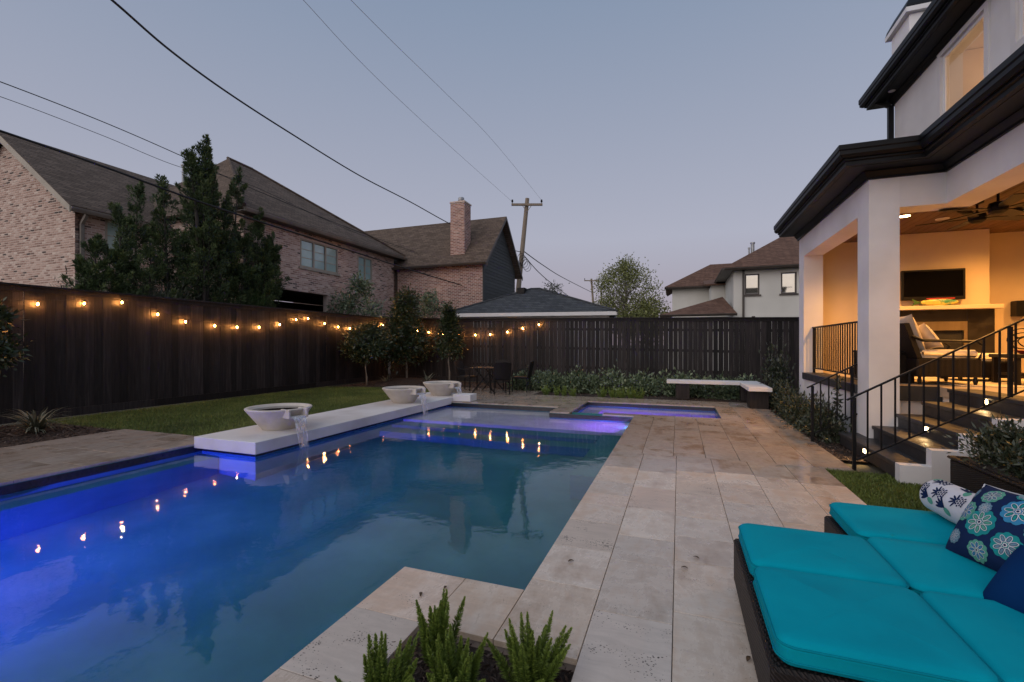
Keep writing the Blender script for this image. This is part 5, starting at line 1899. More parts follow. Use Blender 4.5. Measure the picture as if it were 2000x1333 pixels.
for i, (tp, bt, wd) in enumerate(spires):
    r_ = (tp[0] - 1000) / 889.0
    Dp = (13.0 + random.uniform(-0.35, 0.35)) / abs(F0 + r_ * R0)
    T = np.array(at(tp[0], tp[1], Dp)) - np.array(jn.location)
    Bt = np.array(at(bt[0], bt[1], Dp)) - np.array(jn.location)
    Ls = np.linalg.norm(T - Bt)
    nt_ = int(10 + Ls * 10 * (0.6 + wd * 0.8))
    for k in range(nt_):
        t = 1 - random.random() ** 0.8
        if k < 6:
            t = 0.97 - 0.035 * k
        a_ = random.uniform(0, 2 * math.pi)
        w = wd * 0.62 * max(0.0, 1 - t) ** 0.7 * random.uniform(0.2, 1.1)
        if random.random() < 0.18 and t < 0.85:
            w *= 1.75
        c0 = Bt + (T - Bt) * t
        out = np.array([math.cos(a_), math.sin(a_), 0.0])
        root = c0 + out * w * 0.55
        ln_ = random.uniform(0.28, 0.62) * (0.55 + 0.6 * (1 - t))
        ax = out * random.uniform(0.35, 1.25) * (1 - 0.65 * t) + np.array([0, 0, 1.0]) + np.random.default_rng(i * 1000 + k).normal(0, 0.15, 3)
        ax = ax / np.linalg.norm(ax)
        m_ = int(70 + 110 * ln_)
        tt = RNG.random(m_) ** 0.8
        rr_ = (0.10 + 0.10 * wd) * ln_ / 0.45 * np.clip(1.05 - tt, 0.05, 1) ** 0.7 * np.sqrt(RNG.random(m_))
        n3 = unit(RNG.normal(size=(m_, 3)))
        P = root + ax * (ln_ * tt)[:, None] + n3 * rr_[:, None]
        d = n3 * 0.55 + ax * 0.9 + RNG.normal(0, 0.25, (m_, 3))
        JQ.append(leaf_quads(P, d, RNG.uniform(0.05, 0.12, m_), RNG.uniform(0.018, 0.036, m_)))
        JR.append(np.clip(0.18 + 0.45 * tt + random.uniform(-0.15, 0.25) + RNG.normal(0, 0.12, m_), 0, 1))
        if k % 3 == 0:
            jt.tube([tuple(c0), tuple(root + ax * ln_ * 0.6)], [0.02, 0.005], 4, False)
    foot = Vector((random.uniform(-0.25, 0.25), random.uniform(-0.25, 0.25), 0.0))
    jt.tube([foot, foot.lerp(Vector(Bt), 0.6) + Vector((0, 0, -0.3)), Vector(Bt), Vector(Bt).lerp(Vector(T), 0.9)], [0.10, 0.07, 0.05, 0.01], 6)
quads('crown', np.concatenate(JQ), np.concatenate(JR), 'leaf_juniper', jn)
jt.build('trunk', 'bark_dark', jn, True)
# greyish shrubs and a banana plant showing over the left fence
for i, (px, D_, w_, lb_) in enumerate(((150, 11.6, 0.75, 'grey green shrub peeping over the left fence under the downspout'), (285, 12.0, 0.9, 'grey green shrub over the left fence below the juniper, nearer one'), (345, 12.3, 0.8, 'grey green shrub over the left fence below the juniper, farther one'))):
    p = at(px, 560, D_)
    shrub('garden_shrub', lb_, 'shrub', p.x, p.y, 1.7, w_, 0.5, 1.25, 2200, 0.15, 0.03, 'leaf_sage', 'shrubs beyond the left fence', 30, 0.6)
for o in [o for o in C.objects if o.name.startswith('garden_shrub')]:
    b = MB()
    for k in range(4):
        b.tube([(0.1 * k - 0.2, 0, -1.75), (0.12 * k - 0.24, 0.03, -0.9), (0.1 * k - 0.2, 0, 0.1)], 0.015, 5)
    b.build('stems', 'bark', o)
bn = thing('banana_plant', 'broad green banana leaves rising over the left fence', 'plant', at(498, 600, 14.6).xy.to_3d())
q = MB()
for (px, py, sx_, sz_) in ((482, 572, 0.42, 0.75), (500, 590, 0.3, 0.6)):
    c_ = at(px, py, 14.6) - bn.location
    vs, fs = [], []
    for k in range(9):
        t = k / 8
        wd = sx_ * math.sin(math.pi * min(1, t * 0.92 + 0.06)) ** 0.7
        z = c_.z - sz_ / 2 + sz_ * t
        bow = 0.25 * t * t
        vs += [(c_.x - wd * 0.8, c_.y + bow - wd * 0.4, z - wd * 0.2), (c_.x, c_.y + bow, z), (c_.x + wd * 0.8, c_.y + bow + wd * 0.2, z - wd * 0.2)]
        if k:
            o_ = 3 * k
            fs += [(o_ - 3, o_ - 2, o_ + 1, o_), (o_ - 2, o_ - 1, o_ + 2, o_ + 1)]
    q.add(vs, fs)
q.build('leaf', 'leaf_banana', bn, True)
q = MB()
for (px, top) in ((505, 548), (520, 552), (513, 575)):
    p = at(px, top, 14.6) - bn.location
    q.tube([(0, 0, 0), (p.x * 0.3, p.y * 0.3, 1.5), tuple(p)], [0.06, 0.035, 0.012], 6)
q.build('stalk', 'leaf_fern', bn)


# foxtail ferns: clumps of tapering plumes
def plume(base, tip, r, n):
    base, tip = np.array(base), np.array(tip)
    t = RNG.random(n) ** 0.9
    w = r * np.clip(1.02 - t, 0.02, 1) ** 0.85 * np.clip(0.35 + t * 4, 0, 1)
    a = RNG.uniform(0, 2 * np.pi, n)
    ax = unit((tip - base)[None, :])[0]
    u = unit(np.cross(ax, [0.3, 0.9, 0.1])[None, :])[0]
    v = np.cross(ax, u)
    out = np.cos(a)[:, None] * u + np.sin(a)[:, None] * v
    bend = np.sin(t * np.pi)[:, None] * np.array([0, 0, 0.01])
    P = base + (tip - base) * t[:, None] + out * (w * 0.10)[:, None] + bend
    d = out * 0.8 + ax * 0.75 + RNG.normal(0, 0.18, (n, 3))
    return leaf_quads(P, d, w * RNG.uniform(0.75, 1.15, n) * 1.15 + 0.004, np.full(n, r * 0.11)), np.clip(0.25 + 0.5 * t + RNG.normal(0, 0.14, n), 0, 1)


def foxtail(label, x, y, z, h, spread, npl, group, nn_=420, r=0.030):
    root = thing('foxtail_fern', label, 'fern', (x, y, z), group)
    Q, Rr = [], []
    stem = MB()
    for k in range(npl):
        a = 2 * math.pi * k / npl + random.uniform(-.4, .4)
        s_ = spread * random.uniform(0.15, 1.0)
        hh = h * random.uniform(0.62, 1.05) * (1 - 0.25 * s_ / spread)
        base = (0.35 * s_ * math.cos(a), 0.35 * s_ * math.sin(a), -0.01)
        tip = (s_ * math.cos(a) * 1.15, s_ * math.sin(a) * 1.15, hh)
        q, rr = plume(base, tip, r * random.uniform(0.85, 1.15) * (h / 0.27) ** 0.5, nn_)
        Q.append(q)
        Rr.append(rr)
        stem.tube([base, tip], [0.004, 0.001], 4)
    quads('fronds', np.concatenate(Q), np.concatenate(Rr), 'leaf_fern', root)
    stem.build('stems', 'leaf_fern', root)
    return root


FG = 'foxtail ferns in the foreground bed'
foxtail('tall foxtail fern clump at the far left corner of the foreground bed', -1.03, 1.82, -0.05, 0.35, 0.12, 15, FG, 700, 0.034)
foxtail('foxtail fern clump in the middle of the foreground bed', -0.86, 1.66, -0.05, 0.30, 0.17, 20, FG, 640, 0.034)
foxtail('bushy foxtail fern clump at the right of the foreground bed by the paving', -0.60, 1.84, -0.05, 0.30, 0.17, 24, FG, 640, 0.034)
foxtail('foxtail fern clump at the left edge of the foreground bed beside the pool coping', -1.10, 1.50, -0.05, 0.32, 0.17, 18, FG, 640, 0.034)
foxtail('foxtail fern clump cut by the bottom edge of the picture', -0.86, 1.42, -0.05, 0.27, 0.16, 16, FG, 600, 0.034)
BF = 'foxtail ferns along the terrace edge'
for i, px in enumerate((1064, 1085, 1100, 1118)):
    D_ = 889 * 1.4 / (772 + i - 674)
    p = at(px, 772 + i, D_)
    foxtail(ORD[i] + ' bright green fern from the left in the group nearer the table', p.x, p.y + 0.15, -0.03, 0.36, 0.15, 9, BF, 150, 0.045)
for i, px in enumerate((1176, 1196, 1213, 1232, 1248)):
    D_ = 889 * 1.4 / (777 + 0.6 * i - 674)
    p = at(px, 777, D_)
    foxtail(ORD[i] + ' bright green fern from the left in the group behind the spa', p.x, p.y + 0.12, -0.03, 0.40, 0.17, 10, BF, 150, 0.045)

# hedge shrubs along the back fence
HG = 'hedge shrubs along the back fence'
for i in range(11):
    x = -4.6 + 0.62 * i
    shrub('hedge_shrub', 'leafy green hedge shrub by the back fence, ' + ORD[i] + ' counting from the table', 'shrub', x, 13.55 + random.uniform(-.12, .12), -0.03, 0.46, 0.44, 0.58 + random.uniform(-.05, .1), 1100, 0.105, 0.058, 'leaf_hedge', HG, 22)
# foundation shrubs beside the porch wall
PG = 'shrubs beside the porch wall'
for i in range(7):
    y = 7.98 + 0.60 * i
    shrub('foundation_shrub', 'dark small-leaved shrub beside the porch wall, ' + ORD[i] + ' counting from the steps', 'shrub', 2.09, y, -0.03, 0.27, 0.36, 0.52 + random.uniform(-.06, .08), 1300, 0.07, 0.028, 'leaf_dark', PG, 24)
shrub('tall_shrub', 'taller leafy shrub against the far corner of the porch', 'shrub', 2.2, 12.3, -0.03, 0.34, 0.34, 1.3, 1100, 0.10, 0.045, 'leaf_dark', None, 40)
for (x, y, lb_, n_) in ((2.18, 7.95, 'thin upright sapling rising in front of the porch wall beside the far railing', 90),):
    r_ = thing('sapling', lb_, 'plant', (x, y, -0.03))
    MB().tube([(0, 0, 0), (0.02, 0.01, 0.5), (0.03, 0.0, 0.95)], [0.01, 0.007, 0.003], 5).build('stem', 'bark', r_)
    t = RNG.uniform(0.35, 1.0, n_)
    P = np.column_stack([0.03 * t, 0 * t, 0.95 * t])
    d = RNG.normal(size=(n_, 3))
    quads('foliage', leaf_quads(P, d, 0.09, 0.03), RNG.random(n_), 'leaf_dark', r_)
# shrubs growing in the wicker planter
for i, (y, lb_) in enumerate(((5.0, 'narrow-leaved shrub at the far end of the wicker planter'), (4.5, 'narrow-leaved shrub in the middle of the wicker planter'), (4.0, 'narrow-leaved shrub at the near end of the wicker planter'))):
    shrub('planter_shrub', lb_, 'shrub', 2.60, y, 0.385, 0.27, 0.34, 0.30, 2600, 0.062, 0.019, 'leaf_dark', 'shrubs in the wicker planter', 30, 0.5)


def flax(label, x, y, z, h, n_, w_, mat='leaf_flax'):
    root = thing('flax_plant', label, 'plant', (x, y, z), 'strappy flax plants')
    Q, Rr = [], []
    for k in range(n_):
        a = random.uniform(0, 2 * math.pi)
        el = random.uniform(0.45, 1.35)
        L = h * random.uniform(0.75, 1.25)
        seg = 6
        pts = []
        for i in range(seg + 1):
            t = i / seg
            e = el - 0.45 * t * t * random.uniform(0.8, 1.0)
            pts.append((t * L * math.cos(e) * math.cos(a), t * L * math.cos(e) * math.sin(a), t * L * math.sin(e)))
        sx_, sy_ = -math.sin(a), math.cos(a)
        tone = random.random()
        for i in range(seg):
            wa = w_ * (1 - (i / seg) ** 2) + 0.002
            wb = w_ * (1 - ((i + 1) / seg) ** 2) + 0.0005
            p, q = pts[i], pts[i + 1]
            Q.append([(p[0] - sx_ * wa, p[1] - sy_ * wa, p[2]), (p[0] + sx_ * wa, p[1] + sy_ * wa, p[2]), (q[0] + sx_ * wb, q[1] + sy_ * wb, q[2]), (q[0] - sx_ * wb, q[1] - sy_ * wb, q[2])])
            Rr.append(tone)
    quads('leaves', np.array(Q), Rr, mat, root)
    return root


flax('pale striped flax plant in the mulch bed by the left fence', -9.75, 4.25, -0.03, 0.52, 120, 0.016)
flax('small flax plant between the two left corner trees', -10.1, 14.1, -0.03, 0.5, 26, 0.018)
flax('small flax plant behind the farthest bowl', -8.5, 14.3, -0.03, 0.55, 18, 0.018)

# ================================================================== DINING SET
dt = thing('dining_table', 'dark outdoor dining table with crossed legs on the back terrace', 'table', (-5.35, 12.55, 0.0))
MB().cbox(-0.45, 0.45, -0.45, 0.45, 0.70, 0.73, 0.008).build('table_top', 'wicker_black', dt)
for (x0, y0) in ((-0.36, -0.36), (0.36, -0.36), (-0.36, 0.36), (0.36, 0.36)):
    MB().bar((x0, y0, 0.0), (-x0 * 0.75, y0, 0.70), 0.04, 0.03).build('leg', 'black_metal', dt)


def dining_chair(label, x, y, rz):
    c_ = thing('dining_chair', label, 'chair', (x, y, 0.0), 'dark wicker dining chairs', rz)
    MB().cbox(-0.24, 0.24, -0.24, 0.24, 0.40, 0.45, 0.012).build('seat', 'wicker_black', c_)
    q = MB()
    vs, fs = [], []
    for k in range(9):
        a = -0.5 + k / 8
        yy = 0.25 * a * 2
        xx = -0.25 - 0.05 * math.cos(a * 3)
        top = 0.92 - 0.05 * abs(a)
        vs += [(xx + 0.03, yy, 0.45), (xx - 0.06, yy, top), (xx - 0.09, yy, top), (xx, yy, 0.45)]
        if k:
            o_ = 4 * k
            fs += [(o_ - 4, o_ - 3, o_ + 1, o_), (o_ - 3, o_ - 2, o_ + 2, o_ + 1), (o_ - 2, o_ - 1, o_ + 3, o_ + 2), (o_ - 1, o_ - 4, o_, o_ + 3)]
    fs += [(0, 1, 2, 3), (35, 34, 33, 32)]
    q.add(vs, fs).build('backrest', 'wicker_black', c_)
    for (sx, sy) in ((-1, -1), (1, -1), (1, 1), (-1, 1)):
        MB().box(sx * 0.22 - 0.014, sx * 0.22 + 0.014, sy * 0.22 - 0.014, sy * 0.22 + 0.014, 0, 0.40).build('leg', 'black_metal', c_)
    for s in (-1, 1):
        MB().tube([(-0.29, s * 0.25, 0.72), (-0.05, s * 0.27, 0.66), (0.2, s * 0.27, 0.64), (0.24, s * 0.25, 0.44)], 0.014, 6).build('arm', 'black_metal', c_)
    return c_


dining_chair('dark chair on the left side of the dining table', -6.15, 12.75, R(-5))
dining_chair('dark chair at the front right of the dining table, its back to the pool', -4.78, 12.05, R(125))
dining_chair('dark chair behind the dining table, towards the back fence', -5.3, 13.3, R(-90))
dining_chair('dark chair on the right of the dining table by the hedge', -4.45, 12.95, R(185))

# ================================================================== NEIGHBOURING HOUSES
def bricks(parent, origin, u, nrm, width, height, mat, inside=None, holes=(), bl=0.185, bh=0.046, jt_=0.027, proud=0.005, seed=1):
    """running-bond bricks proud of a mortar wall: origin at the lower corner, u along the wall, z up"""
    rnd = random.Random(seed)
    b = MB()
    u, nrm, o = Vector(u), Vector(nrm), Vector(origin)
    rows = int(height / (bh + jt_))
    for r in range(rows):
        z0 = r * (bh + jt_)
        z1 = z0 + bh
        s = -(bl + jt_) * (0.5 if r % 2 else 0.0)
        while s < width:
            a0, a1 = max(0, s), min(width, s + bl)
            s += bl + jt_
            if a1 - a0 < 0.03:
                continue
            for (h0, h1, hz0, hz1) in holes:      # trim against openings
                if z1 > hz0 and z0 < hz1:
                    if a0 >= h0 and a1 <= h1:
                        a1 = a0
                    elif a0 < h0 < a1:
                        a1 = h0
                    elif a0 < h1 < a1:
                        a0 = h1
            if a1 - a0 < 0.03:
                continue
            if inside and not inside((a0 + a1) / 2, z1):
                continue
            p = proud * rnd.uniform(0.7, 1.3)
            q = [o + u * a0 + Vector((0, 0, z0)), o + u * a1 + Vector((0, 0, z0)), o + u * a1 + Vector((0, 0, z1)), o + u * a0 + Vector((0, 0, z1))]
            f_ = [w + nrm * p for w in q]
            flip = u.cross(Vector((0, 0, 1))).dot(nrm) < 0
            fs = [(4, 5, 6, 7), (0, 1, 5, 4), (1, 2, 6, 5), (2, 3, 7, 6), (3, 0, 4, 7)]
            if flip:
                fs = [w[::-1] for w in fs]
            b.add(q + f_, fs, min(1, max(0, rnd.random())))
    o_ = cpart(b, 'bricks', mat, parent, attr=True)
    o_['kind'] = 'stuff'
    return o_


def gutter_run(parent, p, q, out, mat, z, name='gutter'):
    """small K gutter along a straight eave between two plan points"""
    p, q, out = Vector((*p, 0)), Vector((*q, 0)), Vector((*out, 0))
    prof = [(0.0, 0.0), (0.07, 0.0), (0.10, 0.05), (0.12, 0.09), (0.12, 0.12), (0.0, 0.12)]
    vs = [tuple(e + out * o + Vector((0, 0, z + dz))) for e in (p, q) for (o, dz) in prof]
    n_ = len(prof)
    fs = [(j, (j + 1) % n_, n_ + (j + 1) % n_, n_ + j) for j in range(n_)] + [tuple(range(n_)), tuple(range(n_, 2 * n_))[::-1]]
    return cpart(MB().add(vs, fs), name, mat, parent)


def pane_window(parent, axis, c, out, a0, a1, z0, z1, cols, rows, frame, glass, depth=0.06):
    """window with frame, mullions and separate panes; axis 'X' means the wall plane is x = c; out = +1 / -1"""
    f_ = MB()

    def bx(b, aa, ab, za, zb, d0, d1):
        c0, c1 = sorted((c + out * d0, c + out * d1))
        if axis == 'X':
            b.box(c0, c1, aa, ab, za, zb)
        else:
            b.box(aa, ab, c0, c1, za, zb)
    fw, mw = 0.06, 0.035
    bx(f_, a0, a0 + fw, z0, z1, -depth, 0.012)
    bx(f_, a1 - fw, a1, z0, z1, -depth, 0.012)
    bx(f_, a0 + fw, a1 - fw, z0, z0 + fw, -depth, 0.012)
    bx(f_, a0 + fw, a1 - fw, z1 - fw, z1, -depth, 0.012)
    ca, cz = (a1 - a0 - 2 * fw) / cols, (z1 - z0 - 2 * fw) / rows
    for i in range(1, cols):
        x = a0 + fw + i * ca
        bx(f_, x - mw, x + mw, z0 + fw, z1 - fw, -depth, 0.004)
    wo = cpart(f_, 'window', frame, parent)
    for i in range(cols):
        for j in range(rows):
            xa, xb = a0 + fw + i * ca + (mw if i else 0), a0 + fw + (i + 1) * ca - (mw if i < cols - 1 else 0)
            za, zb = z0 + fw + j * cz + 0.012, z0 + fw + (j + 1) * cz - 0.012
            p_ = MB()
            bx(p_, xa + 0.001, xb - 0.001, za, zb, -depth + 0.004, -depth + 0.016)
            p_.build('pane', glass, wo)
            if j:
                p2 = MB()
                bx(p2, xa + 0.001, xb - 0.001, za - 0.024, za - 0.0005, -depth + 0.002, -depth + 0.024)
                p2.build('glazing_bar', frame, wo)
    sl = MB()
    bx(sl, a0 - 0.08, a1 + 0.08, z0 - 0.08, z0 - 0.001, 0.0, 0.06)
    sl.build('sill', frame, wo)
    return wo


# ---- pale brick house on the left
nh = thing('brick_house', 'pale pink brick two-storey house with brown hip and gable roof behind the left fence', 'house', (-17, 13, 0))
AX, AY = -17.0, 8.3            # corner of the gabled wing
RXr, RZr, EZ = -20.7, 8.25, 5.62
gw = [(AX, 0), (AX, EZ), (RXr, RZr - 0.15), (2 * RXr - AX, EZ), (2 * RXr - AX, 0)]
b = MB()
b.poly([(x, AY, z) for x, z in gw], 0.25, (0, -1, 0))
cpart(b, 'gable_wall', 'mortar_light', nh)
bricks(nh, (AX, AY, 1.2), (-1, 0, 0), (0, -1, 0), 5.2, 6.9, 'brick_pale', lambda a, z: (z + 1.2) < EZ + (min(a, 7.4 - a)) * (RZr - 0.15 - EZ) / 3.7, seed=3)
b = wall_with_holes('X', AX - 0.25, AX, AY + 0.001, 15.0, 0.0, EZ, [(9.06, 9.9, 4.4, 5.36)])
cpart(b, 'side_wall', 'mortar_light', nh)
bricks(nh, (AX, AY + 0.0, 1.2), (0, 1, 0), (1, 0, 0), 3.6, EZ - 1.2, 'brick_pale', None, [(0.76, 1.60, 3.2, 4.16)], seed=4)
pane_window(nh, 'X', AX, 1, 9.06, 9.9, 4.4, 5.36, 2, 2, 'frame_sand', 'glass_sky_teal')
rf = MB()
sl_ = (RZr - EZ) / (AX + 0.0 - RXr)
rf.poly([(AX + 0.35, AY - 0.3, EZ - 0.35 * sl_ + 0.12), (AX + 0.35, 15.2, EZ - 0.35 * sl_ + 0.12), (RXr, 15.2, RZr + 0.12), (RXr, AY - 0.3, RZr + 0.12)], 0.10, (0.5, 0, 0.85))
rf.poly([(RXr, AY - 0.3, RZr + 0.12), (RXr, 15.2, RZr + 0.12), (2 * RXr - AX - 0.35, 15.2, EZ - 0.35 * sl_ + 0.12), (2 * RXr - AX - 0.35, AY - 0.3, EZ - 0.35 * sl_ + 0.12)], 0.10, (-0.5, 0, 0.85))
wing_roof = cpart(rf, 'wing_roof', 'shingle_brown', nh)
b = MB()
for s in (1, -1):
    xe = AX + 0.36 if s > 0 else 2 * RXr - AX - 0.36
    ze = EZ - 0.36 * sl_
    b.poly([(xe, AY - 0.305, ze - 0.10), (xe, AY - 0.305, ze + 0.10), (RXr, AY - 0.305, RZr + 0.10), (RXr, AY - 0.305, RZr - 0.12)], 0.03, (0, -1, 0))
cpart(b, 'bargeboard', 'frame_sand', nh)
gutter_run(nh, (AX + 0.30, AY - 0.28), (AX + 0.30, 12.5), (1, 0), 'trim_taupe', EZ - 0.30)
cpart(MB().box(AX + 0.0, AX + 0.30, AY - 0.28, 12.5, EZ - 0.21, EZ - 0.19), 'soffit', 'trim_brown', nh)
dsn = MB().box(AX + 0.015, AX + 0.095, AY + 0.10, AY + 0.19, 0.0, EZ - 0.55)
dsn.bar((AX + 0.055, AY + 0.145, EZ - 0.56), (AX + 0.30, AY + 0.145, EZ - 0.30), 0.085)
cpart(dsn, 'downspout', 'trim_taupe', nh)
# projecting hipped block
BX, BY0, BY1, BE = -13.3, 10.9, 19.2, 5.75
holes = [(13.25, 15.25, 4.33, 5.40), (16.5, 17.5, 4.28, 5.36), (11.3, 14.7, 0.0, 3.40)]
cpart(wall_with_holes('X', BX - 0.25, BX, BY0, BY1, 0.0, BE, holes), 'front_wall', 'mortar_light', nh)
bricks(nh, (BX, BY0, 1.8), (0, 1, 0), (1, 0, 0), BY1 - BY0, BE - 1.8, 'brick_pale', None, [(h[0] - BY0, h[1] - BY0, h[2] - 1.8, h[3] - 1.8) for h in holes], seed=6)
cpart(MB().box(-19.5, BX - 0.251, BY0, BY0 + 0.25, 0.0, BE), 'near_wall', 'mortar_light', nh)
bricks(nh, (BX, BY0, 2.5), (-1, 0, 0), (0, -1, 0), 3.6, BE - 2.5, 'brick_pale', None, [], seed=8)
cpart(MB().box(-19.5, BX - 0.251, BY1 - 0.25, BY1, 0.0, BE), 'far_wall', 'mortar_light', nh)
cpart(MB().box(-17.2, BX - 0.251, BY0 + 0.26, BY1 - 0.26, 3.42, 3.52), 'carport_ceiling', 'trim_brown', nh)
cpart(MB().box(-17.4, -17.2, BY0 + 0.26, BY1 - 0.26, 0.0, 3.4), 'carport_back_wall', 'trim_brown', nh)
pane_window(nh, 'X', BX, 1, 13.25, 15.25, 4.33, 5.40, 3, 3, 'frame_sand', 'glass_sky_teal')
pane_window(nh, 'X', BX, 1, 16.5, 17.5, 4.28, 5.36, 2, 3, 'frame_sand', 'glass_sky_teal')
ev = BE + 0.05
xe, ya, yb = BX + 0.45, BY0 - 0.35, BY1 + 0.35
A1 = (-16.7, 13.0, 8.75)
A2 = (-16.7, 14.1, 8.70)
xw = -20.5
hr = MB()
hr.poly([(xe, ya, ev), (xe, yb, ev), A2, A1], 0.09, (0.6, 0, 0.8))
hr.poly([(xw, ya, ev), (xe, ya, ev), A1], 0.09, (0, -0.7, 0.7))
hr.poly([(xe, yb, ev), (xw, yb, ev), A2], 0.09, (0, 0.5, 0.8))
hr.poly([(xw, yb, ev), (xw, ya, ev), A1, A2], 0.09, (-0.6, 0, 0.8))
hiproof = cpart(hr, 'hip_roof', 'shingle_brown', nh)
q = MB()
for (p_, q_) in (((xe, ya, ev + 0.02), A1), (A1, A2), (A2, (xe, yb, ev + 0.02))):
    q.tube([Vector(p_) + Vector((0, 0, 0.01)), Vector(q_) + Vector((0, 0, 0.02))], 0.06, 6)
q.build('ridge_cap', 'shingle_brown', hiproof)
gutter_run(nh, (xe - 0.02, ya), (xe - 0.02, yb), (1, 0), 'trim_taupe', ev - 0.17)
cpart(MB().box(BX + 0.012, xe - 0.02, ya, yb, ev - 0.15, ev - 0.12), 'soffit', 'trim_brown', nh)
for (px, py, D_, h_) in ((358, 322, 17.6, 0.75), (536, 356, 20.5, 0.5), (266, 388, 17.6, 0.35), (630, 432, 19.2, 0.3)):
    p = at(px, py, D_)
    q = MB().lathe([(0.05, -h_ - 0.6), (0.05, -0.06), (0.085, -0.06), (0.085, 0.0), (0.02, 0.03)], p.x, p.y, 12)
    q.v = [(x, y, z + p.z) for x, y, z in q.v]
    q.build('vent_pipe', 'galvanised', hiproof if px > 300 else wing_roof)

# ---- red brick house with chimney at the back
rh = thing('brick_house', 'red brick house with chimney and dark grey sided gable behind the back fence', 'house', (-11, 21.5, 0))
CX0, CX1, CY0, CY1, CE = -13.6, -8.6, 19.45, 23.9, 5.45
CRY, CRZ = 22.0 - 0.3, 7.85
cpart(MB().box(CX0, CX1, CY0, CY0 + 0.25, 0, CE), 'front_wall', 'mortar_red', rh)
bricks(rh, (CX0, CY0, 1.6), (1, 0, 0), (0, -1, 0), CX1 - CX0, CE - 1.6, 'brick_red', None, [], seed=11)
cpart(MB().poly([(CX1, CY0 + 0.251, 0), (CX1, CY1, 0), (CX1, CY1, CE), (CX1, CRY, CRZ - 0.12), (CX1, CY0 + 0.251, CE)], 0.25, (1, 0, 0)), 'gable_wall', 'siding_grey', rh)
# lap siding boards on the gable
sb_h = 0.16
z = 2.9
while z < CRZ - 0.3:
    def span(zz):
        if zz <= CE:
            return CY0 + 0.02, CY1 - 0.02
        t = (zz - CE) / (CRZ - 0.12 - CE)
        return CY0 + (CRY - CY0) * t + 0.03, CY1 - (CY1 - CRY) * t - 0.03
    ya_, yb_ = span(z)
    yc_, yd_ = span(min(z + sb_h, CRZ - 0.15))
    if yd_ - yc_ > 0.05:
        bb = MB().add([(CX1 + 0.024, ya_, z), (CX1 + 0.024, yb_, z), (CX1 + 0.008, yd_, z + sb_h), (CX1 + 0.008, yc_, z + sb_h), (CX1 + 0.002, ya_, z), (CX1 + 0.002, yb_, z)], [(0, 1, 2, 3), (4, 5, 1, 0)])
        cpart(bb, 'siding_board', 'siding_grey', rh)
    z += sb_h
cpart(MB().box(CX1 + 0.025, CX1 + 0.06, CY0 - 0.02, CY0 + 0.10, 2.2, CE), 'corner_board', 'siding_grey', rh)
rr = MB()
es = (CRZ - CE) / (CRY - CY0)
rr.poly([(CX0 - 3.5, CY0 - 0.35, CE - 0.35 * es + 0.1), (CX1 + 0.35, CY0 - 0.35, CE - 0.35 * es + 0.1), (CX1 + 0.35, CRY, CRZ + 0.1), (CX0 - 3.5, CRY, CRZ + 0.1)], 0.09, (0, -0.7, 0.7))
es2 = (CRZ - CE) / (CY1 - CRY)
rr.poly([(CX1 + 0.35, CY1 + 0.35, CE - 0.35 * es2 + 0.1), (CX0 - 3.5, CY1 + 0.35, CE - 0.35 * es2 + 0.1), (CX0 - 3.5, CRY, CRZ + 0.1), (CX1 + 0.35, CRY, CRZ + 0.1)], 0.09, (0, 0.7, 0.7))
rro = cpart(rr, 'roof', 'shingle_brown', rh)
b = MB()
b.poly([(CX1 + 0.356, CY0 - 0.36, CE - 0.36 * es - 0.06), (CX1 + 0.356, CRY, CRZ - 0.08), (CX1 + 0.356, CRY, CRZ + 0.09), (CX1 + 0.356, CY0 - 0.36, CE - 0.36 * es + 0.11)], 0.03, (1, 0, 0))
b.poly([(CX1 + 0.356, CRY, CRZ - 0.08), (CX1 + 0.356, CY1 + 0.36, CE - 0.36 * es2 - 0.06), (CX1 + 0.356, CY1 + 0.36, CE - 0.36 * es2 + 0.11), (CX1 + 0.356, CRY, CRZ + 0.09)], 0.03, (1, 0, 0))
cpart(b, 'bargeboard', 'trim_brown', rh)
gutter_run(rh, (CX0 - 1.0, CY0 - 0.33), (CX1 + 0.33, CY0 - 0.33), (0, -1), 'trim_brown', CE - 0.36)
cpart(MB().box(CX0 - 1, CX1 + 0.3, CY0 - 0.33, CY0 - 0.012, CE - 0.30, CE - 0.27), 'soffit', 'trim_brown', rh)
cpart(MB().box(CX0 + 0.28, CX0 + 0.36, CY0 - 0.10, CY0 - 0.015, 0, CE - 0.32), 'downspout', 'trim_brown', rh)
ch = MB().box(-10.36, -9.62, 19.62, 20.32, 5.2, 8.22)
cho = cpart(ch, 'chimney', 'mortar_red', rh)
ck = []
for (o_, u_, n_, w_) in (((-10.36, 19.62, 5.2), (1, 0, 0), (0, -1, 0), 0.74), ((-9.62, 19.62, 5.2), (0, 1, 0), (1, 0, 0), 0.70)):
    ck.append(bricks(rh, o_, u_, n_, w_, 3.02, 'brick_red', None, [], seed=14))
for k_ in ck:
    k_.parent = cho
    k_.matrix_parent_inverse = Matrix.Identity(4)
MB().cbox(-10.40, -9.58, 19.58, 20.36, 8.221, 8.30, 0.01).build('cap', 'mortar_light', cho)
MB().lathe([(0.12, 8.301), (0.12, 8.42), (0.15, 8.42), (0.15, 8.52), (0.13, 8.56), (0.001, 8.57)], -9.95, 19.95, 16).build('flue', 'galvanised', cho)

